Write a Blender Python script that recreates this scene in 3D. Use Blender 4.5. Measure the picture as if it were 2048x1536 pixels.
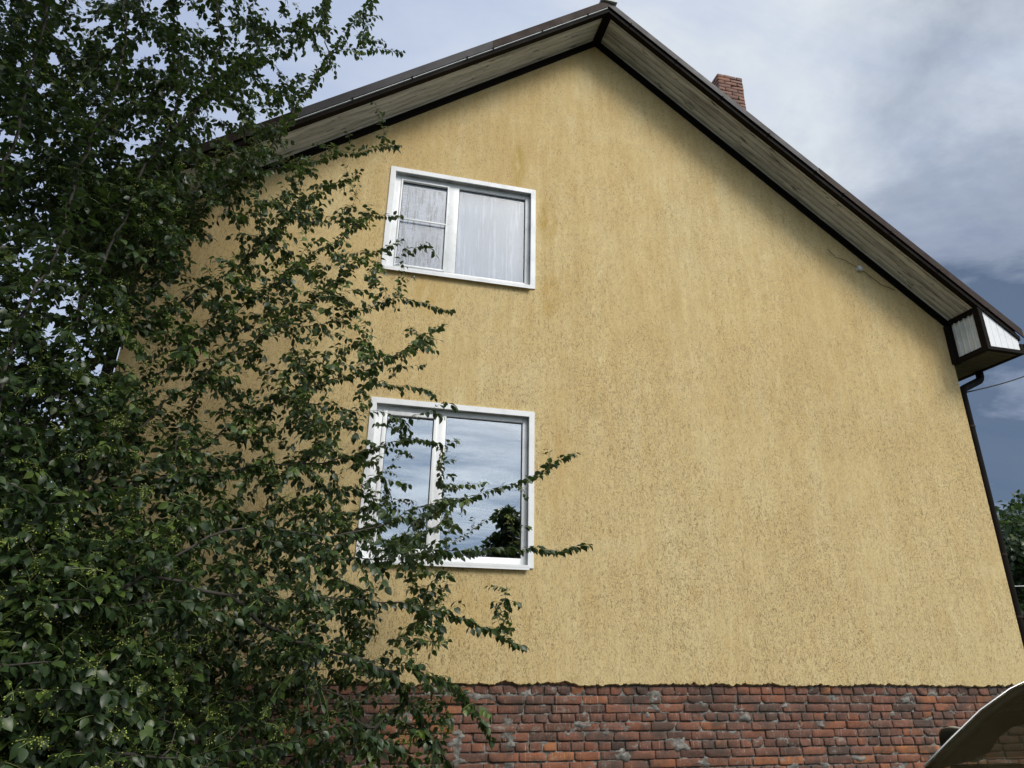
import bpy, math, random
import numpy as np
from mathutils import Vector, Matrix, Quaternion, noise as mnoise

random.seed(7)
rng = np.random.default_rng(11)
for o in list(bpy.data.objects):
    bpy.data.objects.remove(o)
scene = bpy.context.scene
col = scene.collection
V = Vector

# ------------------------------------------------------------------ camera
YAW, PITCH, ROLL = .2294, .3710, .0189
CAM = V((0, -6.45, 1.55))
FPX = 1313.87                                     # focal length in pixels of a 2048 wide picture
fw = V((math.sin(YAW)*math.cos(PITCH), math.cos(YAW)*math.cos(PITCH), math.sin(PITCH)))
rt0 = V((math.cos(YAW), -math.sin(YAW), 0)); up0 = rt0.cross(fw)
rt = rt0*math.cos(ROLL) + up0*math.sin(ROLL)
up = up0*math.cos(ROLL) - rt0*math.sin(ROLL)
cd = bpy.data.cameras.new('camera'); cam = bpy.data.objects.new('camera', cd); col.objects.link(cam)
cd.sensor_width = 36; cd.lens = 36*FPX/2048; cd.clip_end = 3000; cd.clip_start = .05
cam.matrix_world = Matrix(((rt.x, up.x, -fw.x, CAM.x), (rt.y, up.y, -fw.y, CAM.y), (rt.z, up.z, -fw.z, CAM.z), (0, 0, 0, 1)))
scene.camera = cam

def at(px, py, val, ax=1):                        # point of the place seen at a pixel, on the plane where axis ax = val
    d = fw*FPX + rt*(px-1024) - up*(py-768)
    return CAM + d*((val-CAM[ax])/d[ax])

# ------------------------------------------------------------------ light
SUN_EL, SUN_AZ = math.radians(43), math.radians(30)   # azimuth measured from -y towards +x
sd = V((math.sin(SUN_AZ)*math.cos(SUN_EL), -math.cos(SUN_AZ)*math.cos(SUN_EL), math.sin(SUN_EL)))
sl = bpy.data.lights.new('sun', 'SUN'); sl.energy = 2.0; sl.angle = math.radians(22); sl.color = (1, .955, .88)
so = bpy.data.objects.new('sun', sl); col.objects.link(so)
so.rotation_mode = 'QUATERNION'; so.rotation_quaternion = (-sd).to_track_quat('-Z', 'Y'); so.location = (4, -12, 12)

w = bpy.data.worlds.new('World'); scene.world = w; w.use_nodes = True
nt = w.node_tree; N = nt.nodes; L = nt.links
for n in list(N): N.remove(n)
def wn(t, **k):
    n = N.new(t)
    for a, b in k.items(): setattr(n, a, b)
    return n
wout = wn('ShaderNodeOutputWorld'); mixs = wn('ShaderNodeMixShader'); bg1 = wn('ShaderNodeBackground'); bg2 = wn('ShaderNodeBackground')
sky = wn('ShaderNodeTexSky', sky_type='NISHITA', sun_disc=False)
sky.sun_elevation = SUN_EL; sky.sun_rotation = math.radians(180) - SUN_AZ
L.new(sky.outputs[0], bg1.inputs[0]); bg1.inputs[1].default_value = .1
tc = wn('ShaderNodeTexCoord')
def wdot(v):
    n = wn('ShaderNodeVectorMath', operation='DOT_PRODUCT'); n.inputs[1].default_value = V(v).normalized(); L.new(tc.outputs['Generated'], n.inputs[0]); return n.outputs['Value']
def wmath(op, a, b=None, c=None, clamp=False):
    n = wn('ShaderNodeMath', operation=op, use_clamp=clamp)
    for i, x in enumerate((a, b, c)):
        if x is None: continue
        if isinstance(x, (int, float)): n.inputs[i].default_value = x
        else: L.new(x, n.inputs[i])
    return n.outputs[0]
def wramp(f, stops):
    n = wn('ShaderNodeValToRGB'); e = n.color_ramp.elements
    while len(e) < len(stops): e.new(.5)
    for i, (p, c) in enumerate(stops): e[i].position = p; e[i].color = (*c, 1) if len(c) == 3 else c
    L.new(f, n.inputs[0]); return n.outputs[0]
def wmix(f, a, b, mode='MIX'):
    n = wn('ShaderNodeMixRGB', blend_type=mode)
    for i, x in ((0, f), (1, a), (2, b)):
        if isinstance(x, (int, float)): n.inputs[i].default_value = x
        elif isinstance(x, tuple): n.inputs[i].default_value = (*x, 1)
        else: L.new(x, n.inputs[i])
    return n.outputs[0]
sep = wn('ShaderNodeSeparateXYZ'); L.new(tc.outputs['Generated'], sep.inputs[0])
zz = wmath('ADD', wmath('MAXIMUM', sep.outputs[2], 0), .22)
comb = wn('ShaderNodeCombineXYZ')
L.new(wmath('DIVIDE', sep.outputs[0], zz), comb.inputs[0]); L.new(wmath('DIVIDE', sep.outputs[1], zz), comb.inputs[1])
def wnoise(scale, detail, rough, vec, dist=0):
    n = wn('ShaderNodeTexNoise'); n.inputs['Scale'].default_value = scale; n.inputs['Detail'].default_value = detail
    n.inputs['Roughness'].default_value = rough; n.inputs['Distortion'].default_value = dist; L.new(vec, n.inputs['Vector']); return n.outputs['Fac']
cl1 = wnoise(1.7, 9, .60, comb.outputs[0], .3)
mp = wn('ShaderNodeMapping'); mp.inputs['Rotation'].default_value = (0, 0, .5); mp.inputs['Scale'].default_value = (1, 3.2, 1)
L.new(comb.outputs[0], mp.inputs[0])
cl2 = wnoise(1.3, 8, .6, mp.outputs[0], .4)
dk = wdot((.79, .58, .16))
dkn = wmath('ADD', dk, wmath('MULTIPLY', wmath('SUBTRACT', cl1, .5), .52))
front = wramp(dkn, [(.25, (.46, .53, .69)), (.62, (.54, .61, .75)), (.79, (.70, .745, .79)), (.845, (.54, .59, .66)), (.895, (.38, .43, .51)), (.955, (.265, .31, .40)), (1.0, (.10, .14, .215))])
front = wmix(wmath('MULTIPLY', wramp(cl1, [(.47, (0, 0, 0)), (.60, (1, 1, 1))]), .55), front, wmix(1.0, front, (1.13, 1.11, 1.06), 'MULTIPLY'))
front = wmix(wmath('MULTIPLY', wramp(cl2, [(.40, (1, 1, 1)), (.58, (0, 0, 0))]), .42), front, wmix(1.0, front, (.68, .75, .92), 'MULTIPLY'))
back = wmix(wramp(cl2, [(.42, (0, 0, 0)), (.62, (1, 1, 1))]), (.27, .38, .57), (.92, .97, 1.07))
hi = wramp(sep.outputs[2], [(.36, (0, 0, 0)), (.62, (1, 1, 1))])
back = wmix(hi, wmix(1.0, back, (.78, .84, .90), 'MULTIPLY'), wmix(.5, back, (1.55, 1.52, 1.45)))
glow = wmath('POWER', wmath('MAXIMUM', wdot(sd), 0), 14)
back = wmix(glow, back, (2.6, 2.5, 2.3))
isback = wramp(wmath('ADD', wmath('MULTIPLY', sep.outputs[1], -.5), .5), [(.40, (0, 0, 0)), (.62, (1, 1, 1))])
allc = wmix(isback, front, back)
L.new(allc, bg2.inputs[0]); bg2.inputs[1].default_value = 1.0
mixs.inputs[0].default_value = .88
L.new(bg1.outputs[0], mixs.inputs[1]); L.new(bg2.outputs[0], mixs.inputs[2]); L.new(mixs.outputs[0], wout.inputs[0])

vs = scene.view_settings; vs.view_transform = 'Standard'; vs.look = 'None'; vs.gamma = 1; vs.exposure = .20
scene.render.engine = 'CYCLES'
scene.cycles.max_bounces = 6; scene.cycles.transparent_max_bounces = 12

# ------------------------------------------------------------------ helpers: objects
def link(o, parent=None):
    col.objects.link(o)
    if parent: o.parent = parent
    return o
def tag(o, label=None, cat=None, group=None, kind=None):
    if label: o['label'] = label
    if cat: o['category'] = cat
    if group: o['group'] = group
    if kind: o['kind'] = kind
    return o
def empty(name, loc=(0, 0, 0)):
    o = bpy.data.objects.new(name, None); o.empty_display_size = .2; o.location = loc; return link(o)
class MB:
    def __init__(s, off=(0, 0, 0)): s.v = []; s.f = []; s.off = V(off)
    def add(s, vs_, fs):
        b = len(s.v); s.v += [tuple(V(p)-s.off) for p in vs_]; s.f += [tuple(b+i for i in f) for f in fs]; return s
    def box(s, x0, x1, y0, y1, z0, z1):
        return s.add([(x0, y0, z0), (x1, y0, z0), (x1, y1, z0), (x0, y1, z0), (x0, y0, z1), (x1, y0, z1), (x1, y1, z1), (x0, y1, z1)],
                     [(0, 3, 2, 1), (4, 5, 6, 7), (0, 1, 5, 4), (1, 2, 6, 5), (2, 3, 7, 6), (3, 0, 4, 7)])
    def prism(s, poly, y0, y1):                    # poly: (x, z) points
        n = len(poly); a = sum(poly[i][0]*poly[(i+1) % n][1]-poly[(i+1) % n][0]*poly[i][1] for i in range(n))
        if a < 0: poly = poly[::-1]
        vs_ = [(x, y0, z) for x, z in poly]+[(x, y1, z) for x, z in poly]
        return s.add(vs_, [tuple(range(n)), tuple(range(2*n-1, n-1, -1))]+[((i+1) % n, i, n+i, n+(i+1) % n) for i in range(n)])
    def tube(s, pts, r, n=10, cap=True):
        pts = [V(p) for p in pts]; m = len(pts); rr = r if isinstance(r, (list, tuple)) else [r]*m
        b = len(s.v); ref = None; vv = []
        for i, p in enumerate(pts):
            t = (pts[min(i+1, m-1)]-pts[max(i-1, 0)]).normalized()
            if ref is None: ref = t.orthogonal().normalized()
            ref = (ref - t*ref.dot(t)).normalized(); bi = t.cross(ref)
            for k in range(n):
                a = 2*math.pi*k/n; vv.append(p+(ref*math.cos(a)+bi*math.sin(a))*rr[i])
        fs = [(i*n+k, i*n+(k+1) % n, (i+1)*n+(k+1) % n, (i+1)*n+k) for i in range(m-1) for k in range(n)]
        if cap: fs += [tuple(range(n-1, -1, -1)), tuple((m-1)*n+k for k in range(n))]
        return s.add(vv, fs)
    def build(s, name, mat, parent=None, smooth=False, bevel=0):
        me = bpy.data.meshes.new(name); me.from_pydata(s.v, [], s.f); me.validate(); me.update()
        if mat: me.materials.append(mat)
        if smooth:
            for p in me.polygons: p.use_smooth = True
        o = bpy.data.objects.new(name, me); link(o, parent)
        if bevel:
            b = o.modifiers.new('bevel', 'BEVEL'); b.width = bevel; b.segments = 2; b.limit_method = 'ANGLE'; b.angle_limit = math.radians(35)
            for p in me.polygons: p.use_smooth = True
        return o
def npmesh(name, verts, faces_list, mat, parent=None, attr=None, smooth=True):
    """verts (n,3); faces_list: list of int arrays (m,k)."""
    me = bpy.data.meshes.new(name); me.vertices.add(len(verts)); me.vertices.foreach_set('co', np.asarray(verts, np.float32).ravel())
    li = np.concatenate([f.ravel() for f in faces_list]); sizes = np.concatenate([np.full(len(f), f.shape[1]) for f in faces_list])
    st = np.concatenate([[0], np.cumsum(sizes)[:-1]])
    me.loops.add(len(li)); me.loops.foreach_set('vertex_index', li.astype(np.int32))
    me.polygons.add(len(sizes)); me.polygons.foreach_set('loop_start', st.astype(np.int32)); me.polygons.foreach_set('loop_total', sizes.astype(np.int32))
    if smooth: me.polygons.foreach_set('use_smooth', np.ones(len(sizes), bool))
    me.update(calc_edges=True)
    if attr is not None:
        a = me.attributes.new('rnd', 'FLOAT', 'POINT'); a.data.foreach_set('value', np.asarray(attr, np.float32))
    me.materials.append(mat)
    return link(bpy.data.objects.new(name, me), parent)

# ------------------------------------------------------------------ helpers: materials
class M:
    def __init__(s, name):
        s.m = bpy.data.materials.new(name); s.m.use_nodes = True; s.nt = s.m.node_tree
        s.p = s.nt.nodes['Principled BSDF']; s.out = s.nt.nodes['Material Output']; s._tc = None
    def n(s, t, **k):
        n = s.nt.nodes.new(t)
        for a, b in k.items(): setattr(n, a, b)
        return n
    def l(s, a, b): s.nt.links.new(a, b)
    def co(s, scale=(1, 1, 1), loc=(0, 0, 0), rot=(0, 0, 0)):
        if not s._tc: s._tc = s.n('ShaderNodeTexCoord')
        mp = s.n('ShaderNodeMapping'); mp.inputs['Scale'].default_value = scale; mp.inputs['Location'].default_value = loc; mp.inputs['Rotation'].default_value = rot
        s.l(s._tc.outputs['Object'], mp.inputs[0]); return mp.outputs[0]
    def noise(s, scale, detail=4, rough=.55, vec=None, dist=0):
        n = s.n('ShaderNodeTexNoise'); n.inputs['Scale'].default_value = scale; n.inputs['Detail'].default_value = detail
        n.inputs['Roughness'].default_value = rough; n.inputs['Distortion'].default_value = dist
        s.l(vec if vec is not None else s.co(), n.inputs['Vector']); return n.outputs['Fac']
    def ramp(s, f, stops, interp='LINEAR'):
        n = s.n('ShaderNodeValToRGB'); n.color_ramp.interpolation = interp; e = n.color_ramp.elements
        while len(e) < len(stops): e.new(.5)
        for i, (p, c) in enumerate(stops):
            if isinstance(c, (int, float)): c = (c, c, c)
            e[i].position = p; e[i].color = (*c, 1)
        s.l(f, n.inputs[0]); return n.outputs[0]
    def mix(s, f, a, b, mode='MIX'):
        n = s.n('ShaderNodeMixRGB', blend_type=mode)
        for i, x in ((0, f), (1, a), (2, b)):
            if isinstance(x, (int, float)): n.inputs[i].default_value = x if i == 0 else (x, x, x, 1)
            elif isinstance(x, tuple): n.inputs[i].default_value = (*x, 1)
            else: s.l(x, n.inputs[i])
        return n.outputs[0]
    def math(s, op, a, b=None, clamp=False):
        n = s.n('ShaderNodeMath', operation=op, use_clamp=clamp)
        for i, x in enumerate((a, b)):
            if x is None: continue
            if isinstance(x, (int, float)): n.inputs[i].default_value = x
            else: s.l(x, n.inputs[i])
        return n.outputs[0]
    def attr(s, name='rnd'):
        n = s.n('ShaderNodeAttribute'); n.attribute_name = name; return n.outputs['Fac']
    def bump(s, h, strength=.5, dist=.01, prev=None):
        n = s.n('ShaderNodeBump'); n.inputs['Strength'].default_value = strength; n.inputs['Distance'].default_value = dist
        s.l(h, n.inputs['Height'])
        if prev is not None: s.l(prev, n.inputs['Normal'])
        s.l(n.outputs[0], s.p.inputs['Normal']); return n.outputs[0]
    def color(s, c):
        if isinstance(c, tuple): s.p.inputs['Base Color'].default_value = (*c, 1)
        else: s.l(c, s.p.inputs['Base Color'])
        return s
    def set(s, **k):
        for a, b in k.items():
            i = s.p.inputs[a.replace('_', ' ')]
            if isinstance(b, (int, float)): i.default_value = b
            else: s.l(b, i)
        return s

def m_simple(name, c, rough=.5, var=.25, metal=0, scale=6, bump=0):
    m = M(name); a = m.noise(scale, 6, .6)
    c0 = tuple(x*(1-var) for x in c); c1 = tuple(min(1, x*(1+var)) for x in c)
    m.color(m.ramp(a, [(.3, c0), (.7, c1)])); m.set(Roughness=rough, Metallic=metal)
    if bump: m.bump(m.noise(scale*8, 3), bump, .004)
    return m.m

XL_, XR_ = -2.33, 7.49
# stucco ---------------------------------------------------------------
def m_stucco():
    m = M('stucco')
    big = m.noise(.55, 5, .6, m.co((1, 1, .7)))
    streak = m.noise(2.2, 6, .62, m.co((1.6, 1, .28), (3, 0, 1)))
    fine = m.noise(16, 5, .7, m.co((1, 1, .45)))
    base = m.ramp(big, [(.32, (.60, .428, .188)), (.48, (.665, .503, .238)), (.64, (.675, .548, .285))])
    base = m.mix(m.math('MULTIPLY', m.ramp(streak, [(.44, 0), (.66, 1)]), .42), base, (.52, .36, .145))
    base = m.mix(m.math('MULTIPLY', m.ramp(streak, [(.32, 1), (.46, 0)]), .40), base, (.68, .565, .32))
    vz = m.n('ShaderNodeSeparateXYZ'); m.l(m._tc.outputs['Object'], vz.inputs[0])
    low = m.math('ADD', m.math('MULTIPLY', vz.outputs[2], .13), m.math('MULTIPLY', m.math('SUBTRACT', big, .5), 1.2))
    base = m.mix(m.math('MULTIPLY', m.ramp(low, [(.2, 1), (.75, 0)]), .42), base, (.61, .52, .285))      # greener and paler near the ground
    pt = m.noise(3.4, 6, .68, m.co((1.3, 1, .8), (6, 0, 3)))
    base = m.mix(m.math('MULTIPLY', m.ramp(pt, [(.53, 0), (.66, 1)]), .40), base, (.60, .415, .175))
    base = m.mix(m.math('MULTIPLY', m.ramp(pt, [(.33, 1), (.46, 0)]), .32), base, (.74, .62, .35))
    base = m.mix(m.math('MULTIPLY', m.ramp(fine, [(.40, 0), (.70, 1)]), .30), base, (.48, .34, .15))
    gr = m.noise(50, 4, .62, m.co((1, 1, .42)), 1.8)            # short, mostly upright grooves rubbed into the render
    gr2 = m.noise(85, 3, .6, m.co((1, 1, .8), (5, 2, 1)), 1.2)
    g = m.ramp(gr, [(.395, 1), (.465, 0)]); g2 = m.ramp(gr2, [(.37, 1), (.45, 0)])
    gg = m.math('MAXIMUM', g, m.math('MULTIPLY', g2, .8))
    dens = m.ramp(m.noise(1.4, 4, .6, m.co((1, 1, .7), (9, 1, 4))), [(.34, .60), (.56, 1)])
    sp = m.n('ShaderNodeSeparateXYZ'); m.l(m._tc.outputs['Object'], sp.inputs[0])
    topf = m.ramp(m.math('MULTIPLY', sp.outputs[2], .1), [(.15, 1), (.9, .55)])
    gg = m.math('MULTIPLY', m.math('MULTIPLY', gg, dens), topf)
    base = m.mix(m.math('MULTIPLY', gg, .72), base, (.17, .10, .045))
    st2 = m.noise(9, 5, .6, m.co((2.0, 1, .14), (2, 0, 5)))
    base = m.mix(m.math('MULTIPLY', m.ramp(st2, [(.50, 0), (.66, 1)]), .20), base, (.47, .33, .14))
    base = m.mix(m.math('MULTIPLY', m.ramp(st2, [(.34, 1), (.47, 0)]), .13), base, (.76, .66, .38))
    lf = m.noise(1.1, 3, .5, m.co((.5, 1, 1)))                       # joints between the lifts of render
    lift = m.math('ABSOLUTE', m.math('SUBTRACT', m.math('FRACT', m.math('ADD', m.math('MULTIPLY', sp.outputs[2], .56), m.math('MULTIPLY', lf, .25))), .5))
    base = m.mix(m.math('MULTIPLY', m.math('MULTIPLY', m.ramp(lift, [(0, 1), (.07, 0)]), m.ramp(m.noise(1.7, 4, .7, m.co((1, 1, .4), (7, 7, 7))), [(.45, 0), (.65, 1)])), .22), base, (.75, .64, .37))
    # algae and rust runs near the windows (they belong to the wall)
    def blob(x, z, rx, rz, c, amt, base):
        x = x-(XL_+XR_)/2
        dx = m.math('DIVIDE', m.math('SUBTRACT', sp.outputs[0], x), rx); dz = m.math('DIVIDE', m.math('SUBTRACT', sp.outputs[2], z), rz)
        r = m.math('ADD', m.math('MULTIPLY', dx, dx), m.math('MULTIPLY', dz, dz))
        k = m.math('MULTIPLY', m.math('SUBTRACT', 1.0, r, True), m.ramp(m.noise(7, 5, .65, m.co((1.5, 1, .5))), [(.38, 0), (.62, 1)]))
        return m.mix(m.math('MULTIPLY', k, amt), base, c)
    base = blob(1.53, 7.05, .10, .42, (.40, .27, .05), .9, base)
    base = blob(1.90, 6.25, .14, .38, (.42, .27, .05), .8, base)
    base = blob(1.92, 5.25, .16, .35, (.45, .29, .07), .7, base)
    base = blob(.55, 5.05, .30, .25, (.50, .31, .08), .7, base)
    base = blob(2.0, 3.3, .2, .6, (.50, .31, .10), .55, base)
    base = blob(1.2, 1.75, .9, .35, (.52, .34, .11), .45, base)
    m.color(base); m.set(Roughness=.93)
    h = m.math('SUBTRACT', m.math('MULTIPLY', fine, .5), gg)
    m.bump(h, .55, .006)
    return m.m
# brick ----------------------------------------------------------------
def m_brick(name, red=1.0):
    m = M(name); r = m.attr()
    c = m.ramp(r, [(0, (.055, .034, .028)), (.2, (.115, .052, .037)), (.5, (.165, .066, .043)), (.75, (.26, .088, .038)), (1, (.38, .145, .045))])
    n1 = m.noise(9, 6, .65); n2 = m.noise(60, 4, .6)
    c = m.mix(m.math('MULTIPLY', m.ramp(n1, [(.38, 0), (.66, 1)]), .55), c, (.125, .075, .062))
    c = m.mix(m.math('MULTIPLY', m.ramp(n2, [(.45, 0), (.7, 1)]), .4), c, (.36, .17, .10))
    st = m.noise(30, 4, .7, m.co((2.2, 1, .12)))
    c = m.mix(m.math('MULTIPLY', m.ramp(st, [(.60, 0), (.68, 1)]), .6), c, (.52, .44, .36))
    sm = m.noise(4.5, 7, .72, m.co((1, 1, 1.6), (4, 2, 7)))
    c = m.mix(m.math('MULTIPLY', m.ramp(sm, [(.58, 0), (.66, 1)]), .8), c, (.27, .26, .23))
    so_ = m.noise(2.6, 6, .7, m.co((1, 1, 1.4), (8, 3, 1)))
    c = m.mix(m.math('MULTIPLY', m.ramp(so_, [(.47, 0), (.62, 1)]), .78), c, (.05, .042, .036))
    m.color(c if red == 1 else m.mix(.55, c, (.24, .14, .115))); m.set(Roughness=.9)
    m.bump(m.math('ADD', n1, m.math('MULTIPLY', n2, .6)), .6, .006)
    return m.m
def m_mortar():
    m = M('mortar'); a = m.noise(14, 6, .65); b = m.noise(70, 4, .6)
    c = m.ramp(a, [(.3, (.06, .057, .05)), (.5, (.17, .165, .15)), (.7, (.34, .335, .31))])
    c = m.mix(m.math('MULTIPLY', m.ramp(m.noise(3, 5, .6), [(.5, 0), (.7, 1)]), .6), c, (.09, .07, .06))
    m.color(c); m.set(Roughness=.95); m.bump(m.math('ADD', a, b), .8, .01); return m.m
# soffit boards ---------------------------------------------------------
def m_soffit():
    m = M('soffit board'); r = m.attr()
    c = m.ramp(r, [(0, (.46, .465, .465)), (1, (.57, .575, .565))])
    a = m.noise(2.2, 7, .7, m.co((.5, 5, .5)))
    c = m.mix(m.math('MULTIPLY', m.ramp(a, [(.46, 0), (.66, 1)]), .7), c, (.15, .15, .14))
    b = m.noise(7, 5, .7, m.co((.6, 3.5, .6), (3, 1, 2)))
    c = m.mix(m.math('MULTIPLY', m.ramp(b, [(.60, 0), (.64, 1)]), .85), c, (.05, .045, .03))
    m.color(c); m.set(Roughness=.85); m.bump(a, .3, .004); return m.m
def m_paint(name, c, rough=.35, dirt=.35, dcol=(.12, .12, .11)):
    m = M(name); a = m.noise(5, 7, .7); b = m.noise(40, 4, .6)
    cc = m.mix(m.math('MULTIPLY', m.ramp(a, [(.48, 0), (.75, 1)]), dirt), c, dcol)
    cc = m.mix(m.math('MULTIPLY', m.ramp(b, [(.62, 0), (.72, 1)]), dirt), cc, dcol)
    m.color(cc); m.set(Roughness=m.ramp(a, [(.3, rough), (.7, min(1, rough+.25))])); m.bump(b, .08, .003); return m.m
def m_brown(name, c=(.030, .017, .013), rough=.6, dirt=.5, spec=.22):
    m = M(name); m.p.inputs['Specular IOR Level'].default_value = spec; a = m.noise(3, 6, .65); b = m.noise(30, 5, .7)
    cc = m.mix(m.math('MULTIPLY', m.ramp(a, [(.4, 0), (.7, 1)]), dirt), c, tuple(x*.45 for x in c))
    cc = m.mix(m.math('MULTIPLY', m.ramp(b, [(.66, 0), (.74, 1)]), .35), cc, tuple(x*2.2 for x in c))
    m.color(cc); m.set(Roughness=m.ramp(a, [(.3, rough), (.7, rough+.2)])); return m.m

MAT = dict(
    stucco=m_stucco(), brick=m_brick('plinth brick'), chimney_brick=m_brick('chimney brick', 2), mortar=m_mortar(), soffit=m_soffit(),
    white=m_paint('white painted metal', (.80, .82, .84), .35, .18), pvc=m_paint('white plastic', (.80, .82, .84), .3, .22),
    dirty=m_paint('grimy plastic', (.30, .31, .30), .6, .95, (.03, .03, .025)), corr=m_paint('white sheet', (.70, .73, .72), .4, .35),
    brown=m_brown('brown metal'), dark=m_brown('dark brown trim', (.010, .0075, .006), .7, .5, .12), grey_brown=m_brown('brown metal with sky sheen', (.036, .033, .036), .45, .3, .25),  # grey_brown: sky sheen on some verge lengths put into the base colour
    ridge=m_paint('galvanised metal', (.5, .54, .56), .45, .3), eave=m_brown('eave board', (.085, .075, .055), .7, .4, .2))

# ------------------------------------------------------------------ glass
def m_glass(name, refl=.5, tint=(.9, .95, .93), rough=.0, fr=.6):
    m = M(name); m.nt.nodes.remove(m.p)
    tr = m.n('ShaderNodeBsdfTransparent'); tr.inputs[0].default_value = (*tint, 1)
    gl = m.n('ShaderNodeBsdfGlossy'); gl.inputs['Roughness'].default_value = rough; gl.inputs[0].default_value = (1, 1, 1, 1)
    lw = m.n('ShaderNodeLayerWeight'); lw.inputs[0].default_value = .35
    f = m.math('ADD', m.math('MULTIPLY', lw.outputs['Fresnel'], fr), refl, True)
    bp = m.n('ShaderNodeBump'); bp.inputs['Strength'].default_value = .015; bp.inputs['Distance'].default_value = .02
    m.l(m.noise(1.3, 2), bp.inputs['Height']); m.l(bp.outputs[0], gl.inputs['Normal'])
    mx = m.n('ShaderNodeMixShader'); m.l(f, mx.inputs[0]); m.l(tr.outputs[0], mx.inputs[1]); m.l(gl.outputs[0], mx.inputs[2]); m.l(mx.outputs[0], m.out.inputs[0])
    return m.m
MAT['glass'] = m_glass('window glass', .44)
MAT['glass_low'] = m_glass('dull window glass', .10, (.95, .97, 1))
MAT['room'] = m_simple('dark room', (.03, .03, .03), .9, .2)
def m_film(peel):
    m = M('peeling film' if peel else 'curtain')
    if peel:
        a = m.noise(42, 5, .72, m.co((1, 1, .10))); b = m.noise(34, 6, .75, m.co((.25, 1, 1.8), (2, 0, 0))); k = m.noise(2.2, 3, .5)
        v = m.n('ShaderNodeSeparateXYZ'); m.l(m._tc.outputs['Object'], v.inputs[0])
        c = m.mix(m.ramp(k, [(.4, 0), (.65, .7)]), (.70, .73, .78), (.20, .22, .26))
        c = m.mix(m.ramp(a, [(.50, 0), (.57, .9)]), c, (.06, .07, .08))
        c = m.mix(m.ramp(b, [(.53, 0), (.62, .8)]), c, (.09, .10, .11))
    else:
        a = m.noise(2.2, 4, .6, m.co((1.0, 1, .5))); b = m.noise(16, 4, .7, m.co((2, 1, .1), (3, 0, 0)))
        c = m.ramp(a, [(.3, (.40, .46, .52)), (.7, (.52, .58, .64))])
        c = m.mix(m.ramp(b, [(.54, 0), (.64, .8)]), c, (.80, .83, .88))
    m.color(c); m.set(Roughness=.85); return m.m
MAT['peel'] = m_film(True); MAT['curtain'] = m_film(False)

# ------------------------------------------------------------------ HOUSE
XL, XR, AX = -2.33, 7.49, 2.60
SLOPE = .759
ZS = 9.365                                        # soffit plane height at the apex
def zs(x): return ZS - SLOPE*abs(x-AX)
OV = -.54                                         # front edge of the overhang
YB = 9.0                                          # back of the house
house = empty('house', ((XL+XR)/2, 0, 0)); hl = V(house.location)
tag(house, 'two-storey gabled house with yellow stucco wall, red brick base and brown roof trim', 'house')
def HB(): return MB(hl)

# window geometry: outer casing rectangle, glass split
WIN = [dict(x0=0.0, x1=1.749, z0=5.309, z1=6.683, split=(.70, .82), net=True),
       dict(x0=.04, x1=1.749, z0=2.202, z1=3.816, split=(.735, .82), net=False)]
TR = .058                                         # width of the flat casing
REV = .064                                         # depth of the opening
# wall: stucco face with the two openings and a ragged lower edge
xs = sorted({XL, XR, AX, *[w_['x0']+TR for w_ in WIN], *[w_['x1']-TR for w_ in WIN]})
Z0 = 1.165
wall = HB()
def ragged(x):
    return Z0 + .030*mnoise.noise(V((x*2.3, 3, 0))) + .022*mnoise.noise(V((x*7, 9, 0))) + .020*mnoise.noise(V((x*22, 5, 0)))+.010*mnoise.noise(V((x*60, 5, 0)))
zt = 1.35
nx = 900; pv = []; 
for i in range(nx+1):
    x = XL+(XR-XL)*i/nx; zb = ragged(x); e = .004*mnoise.noise(V((x*40, 1, 1)))
    pv += [(x, -.004+e, zb), (x, -.030, zb+.012), (x, -.030, zt)]
fs = []
for i in range(nx):
    a = i*3; b = a+3; fs += [(a, b, b+1, a+1), (a+1, b+1, b+2, a+2)]
# underside of the render
k0 = len(pv)
for i in range(nx+1):
    x = XL+(XR-XL)*i/nx; pv.append((x, .03, ragged(x)+.01))
fs += [(k0+i, k0+i+1, 3*(i+1), 3*i) for i in range(nx)]
wall.add(pv, fs)
def facepan(x0, x1, z0, z1): wall.add([(x0, -.03, z0), (x1, -.03, z0), (x1, -.03, z1 if isinstance(z1, float) else z1[1]), (x0, -.03, z1 if isinstance(z1, float) else z1[0])], [(0, 1, 2, 3)])
W1, W2 = WIN
for xa, xb in zip(xs[:-1], xs[1:]):
    holes = [(w_['z0']+.02, w_['z1']-TR) for w_ in (W2, W1) if xa >= w_['x0']+TR-1e-6 and xb <= w_['x1']-TR+1e-6]
    z = zt
    for h0, h1 in holes: facepan(xa, xb, z, h0); z = h1
    facepan(xa, xb, z, (zs(xa)-.01, zs(xb)-.01))
# side and back walls
wall.add([(XR, -.03, Z0), (XR, YB, Z0), (XR, YB, zs(XR)), (XR, -.03, zs(XR))], [(0, 1, 2, 3)])
wall.add([(XL, -.03, Z0), (XL, YB, Z0), (XL, YB, zs(XL)), (XL, -.03, zs(XL))], [(3, 2, 1, 0)])
wall.add([(XL, YB, 0), (XR, YB, 0), (XR, YB, zs(XR)), (AX, YB, ZS), (XL, YB, zs(XL))], [(4, 3, 2, 1, 0)])
wall.build('wall', MAT['stucco'], house)

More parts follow.
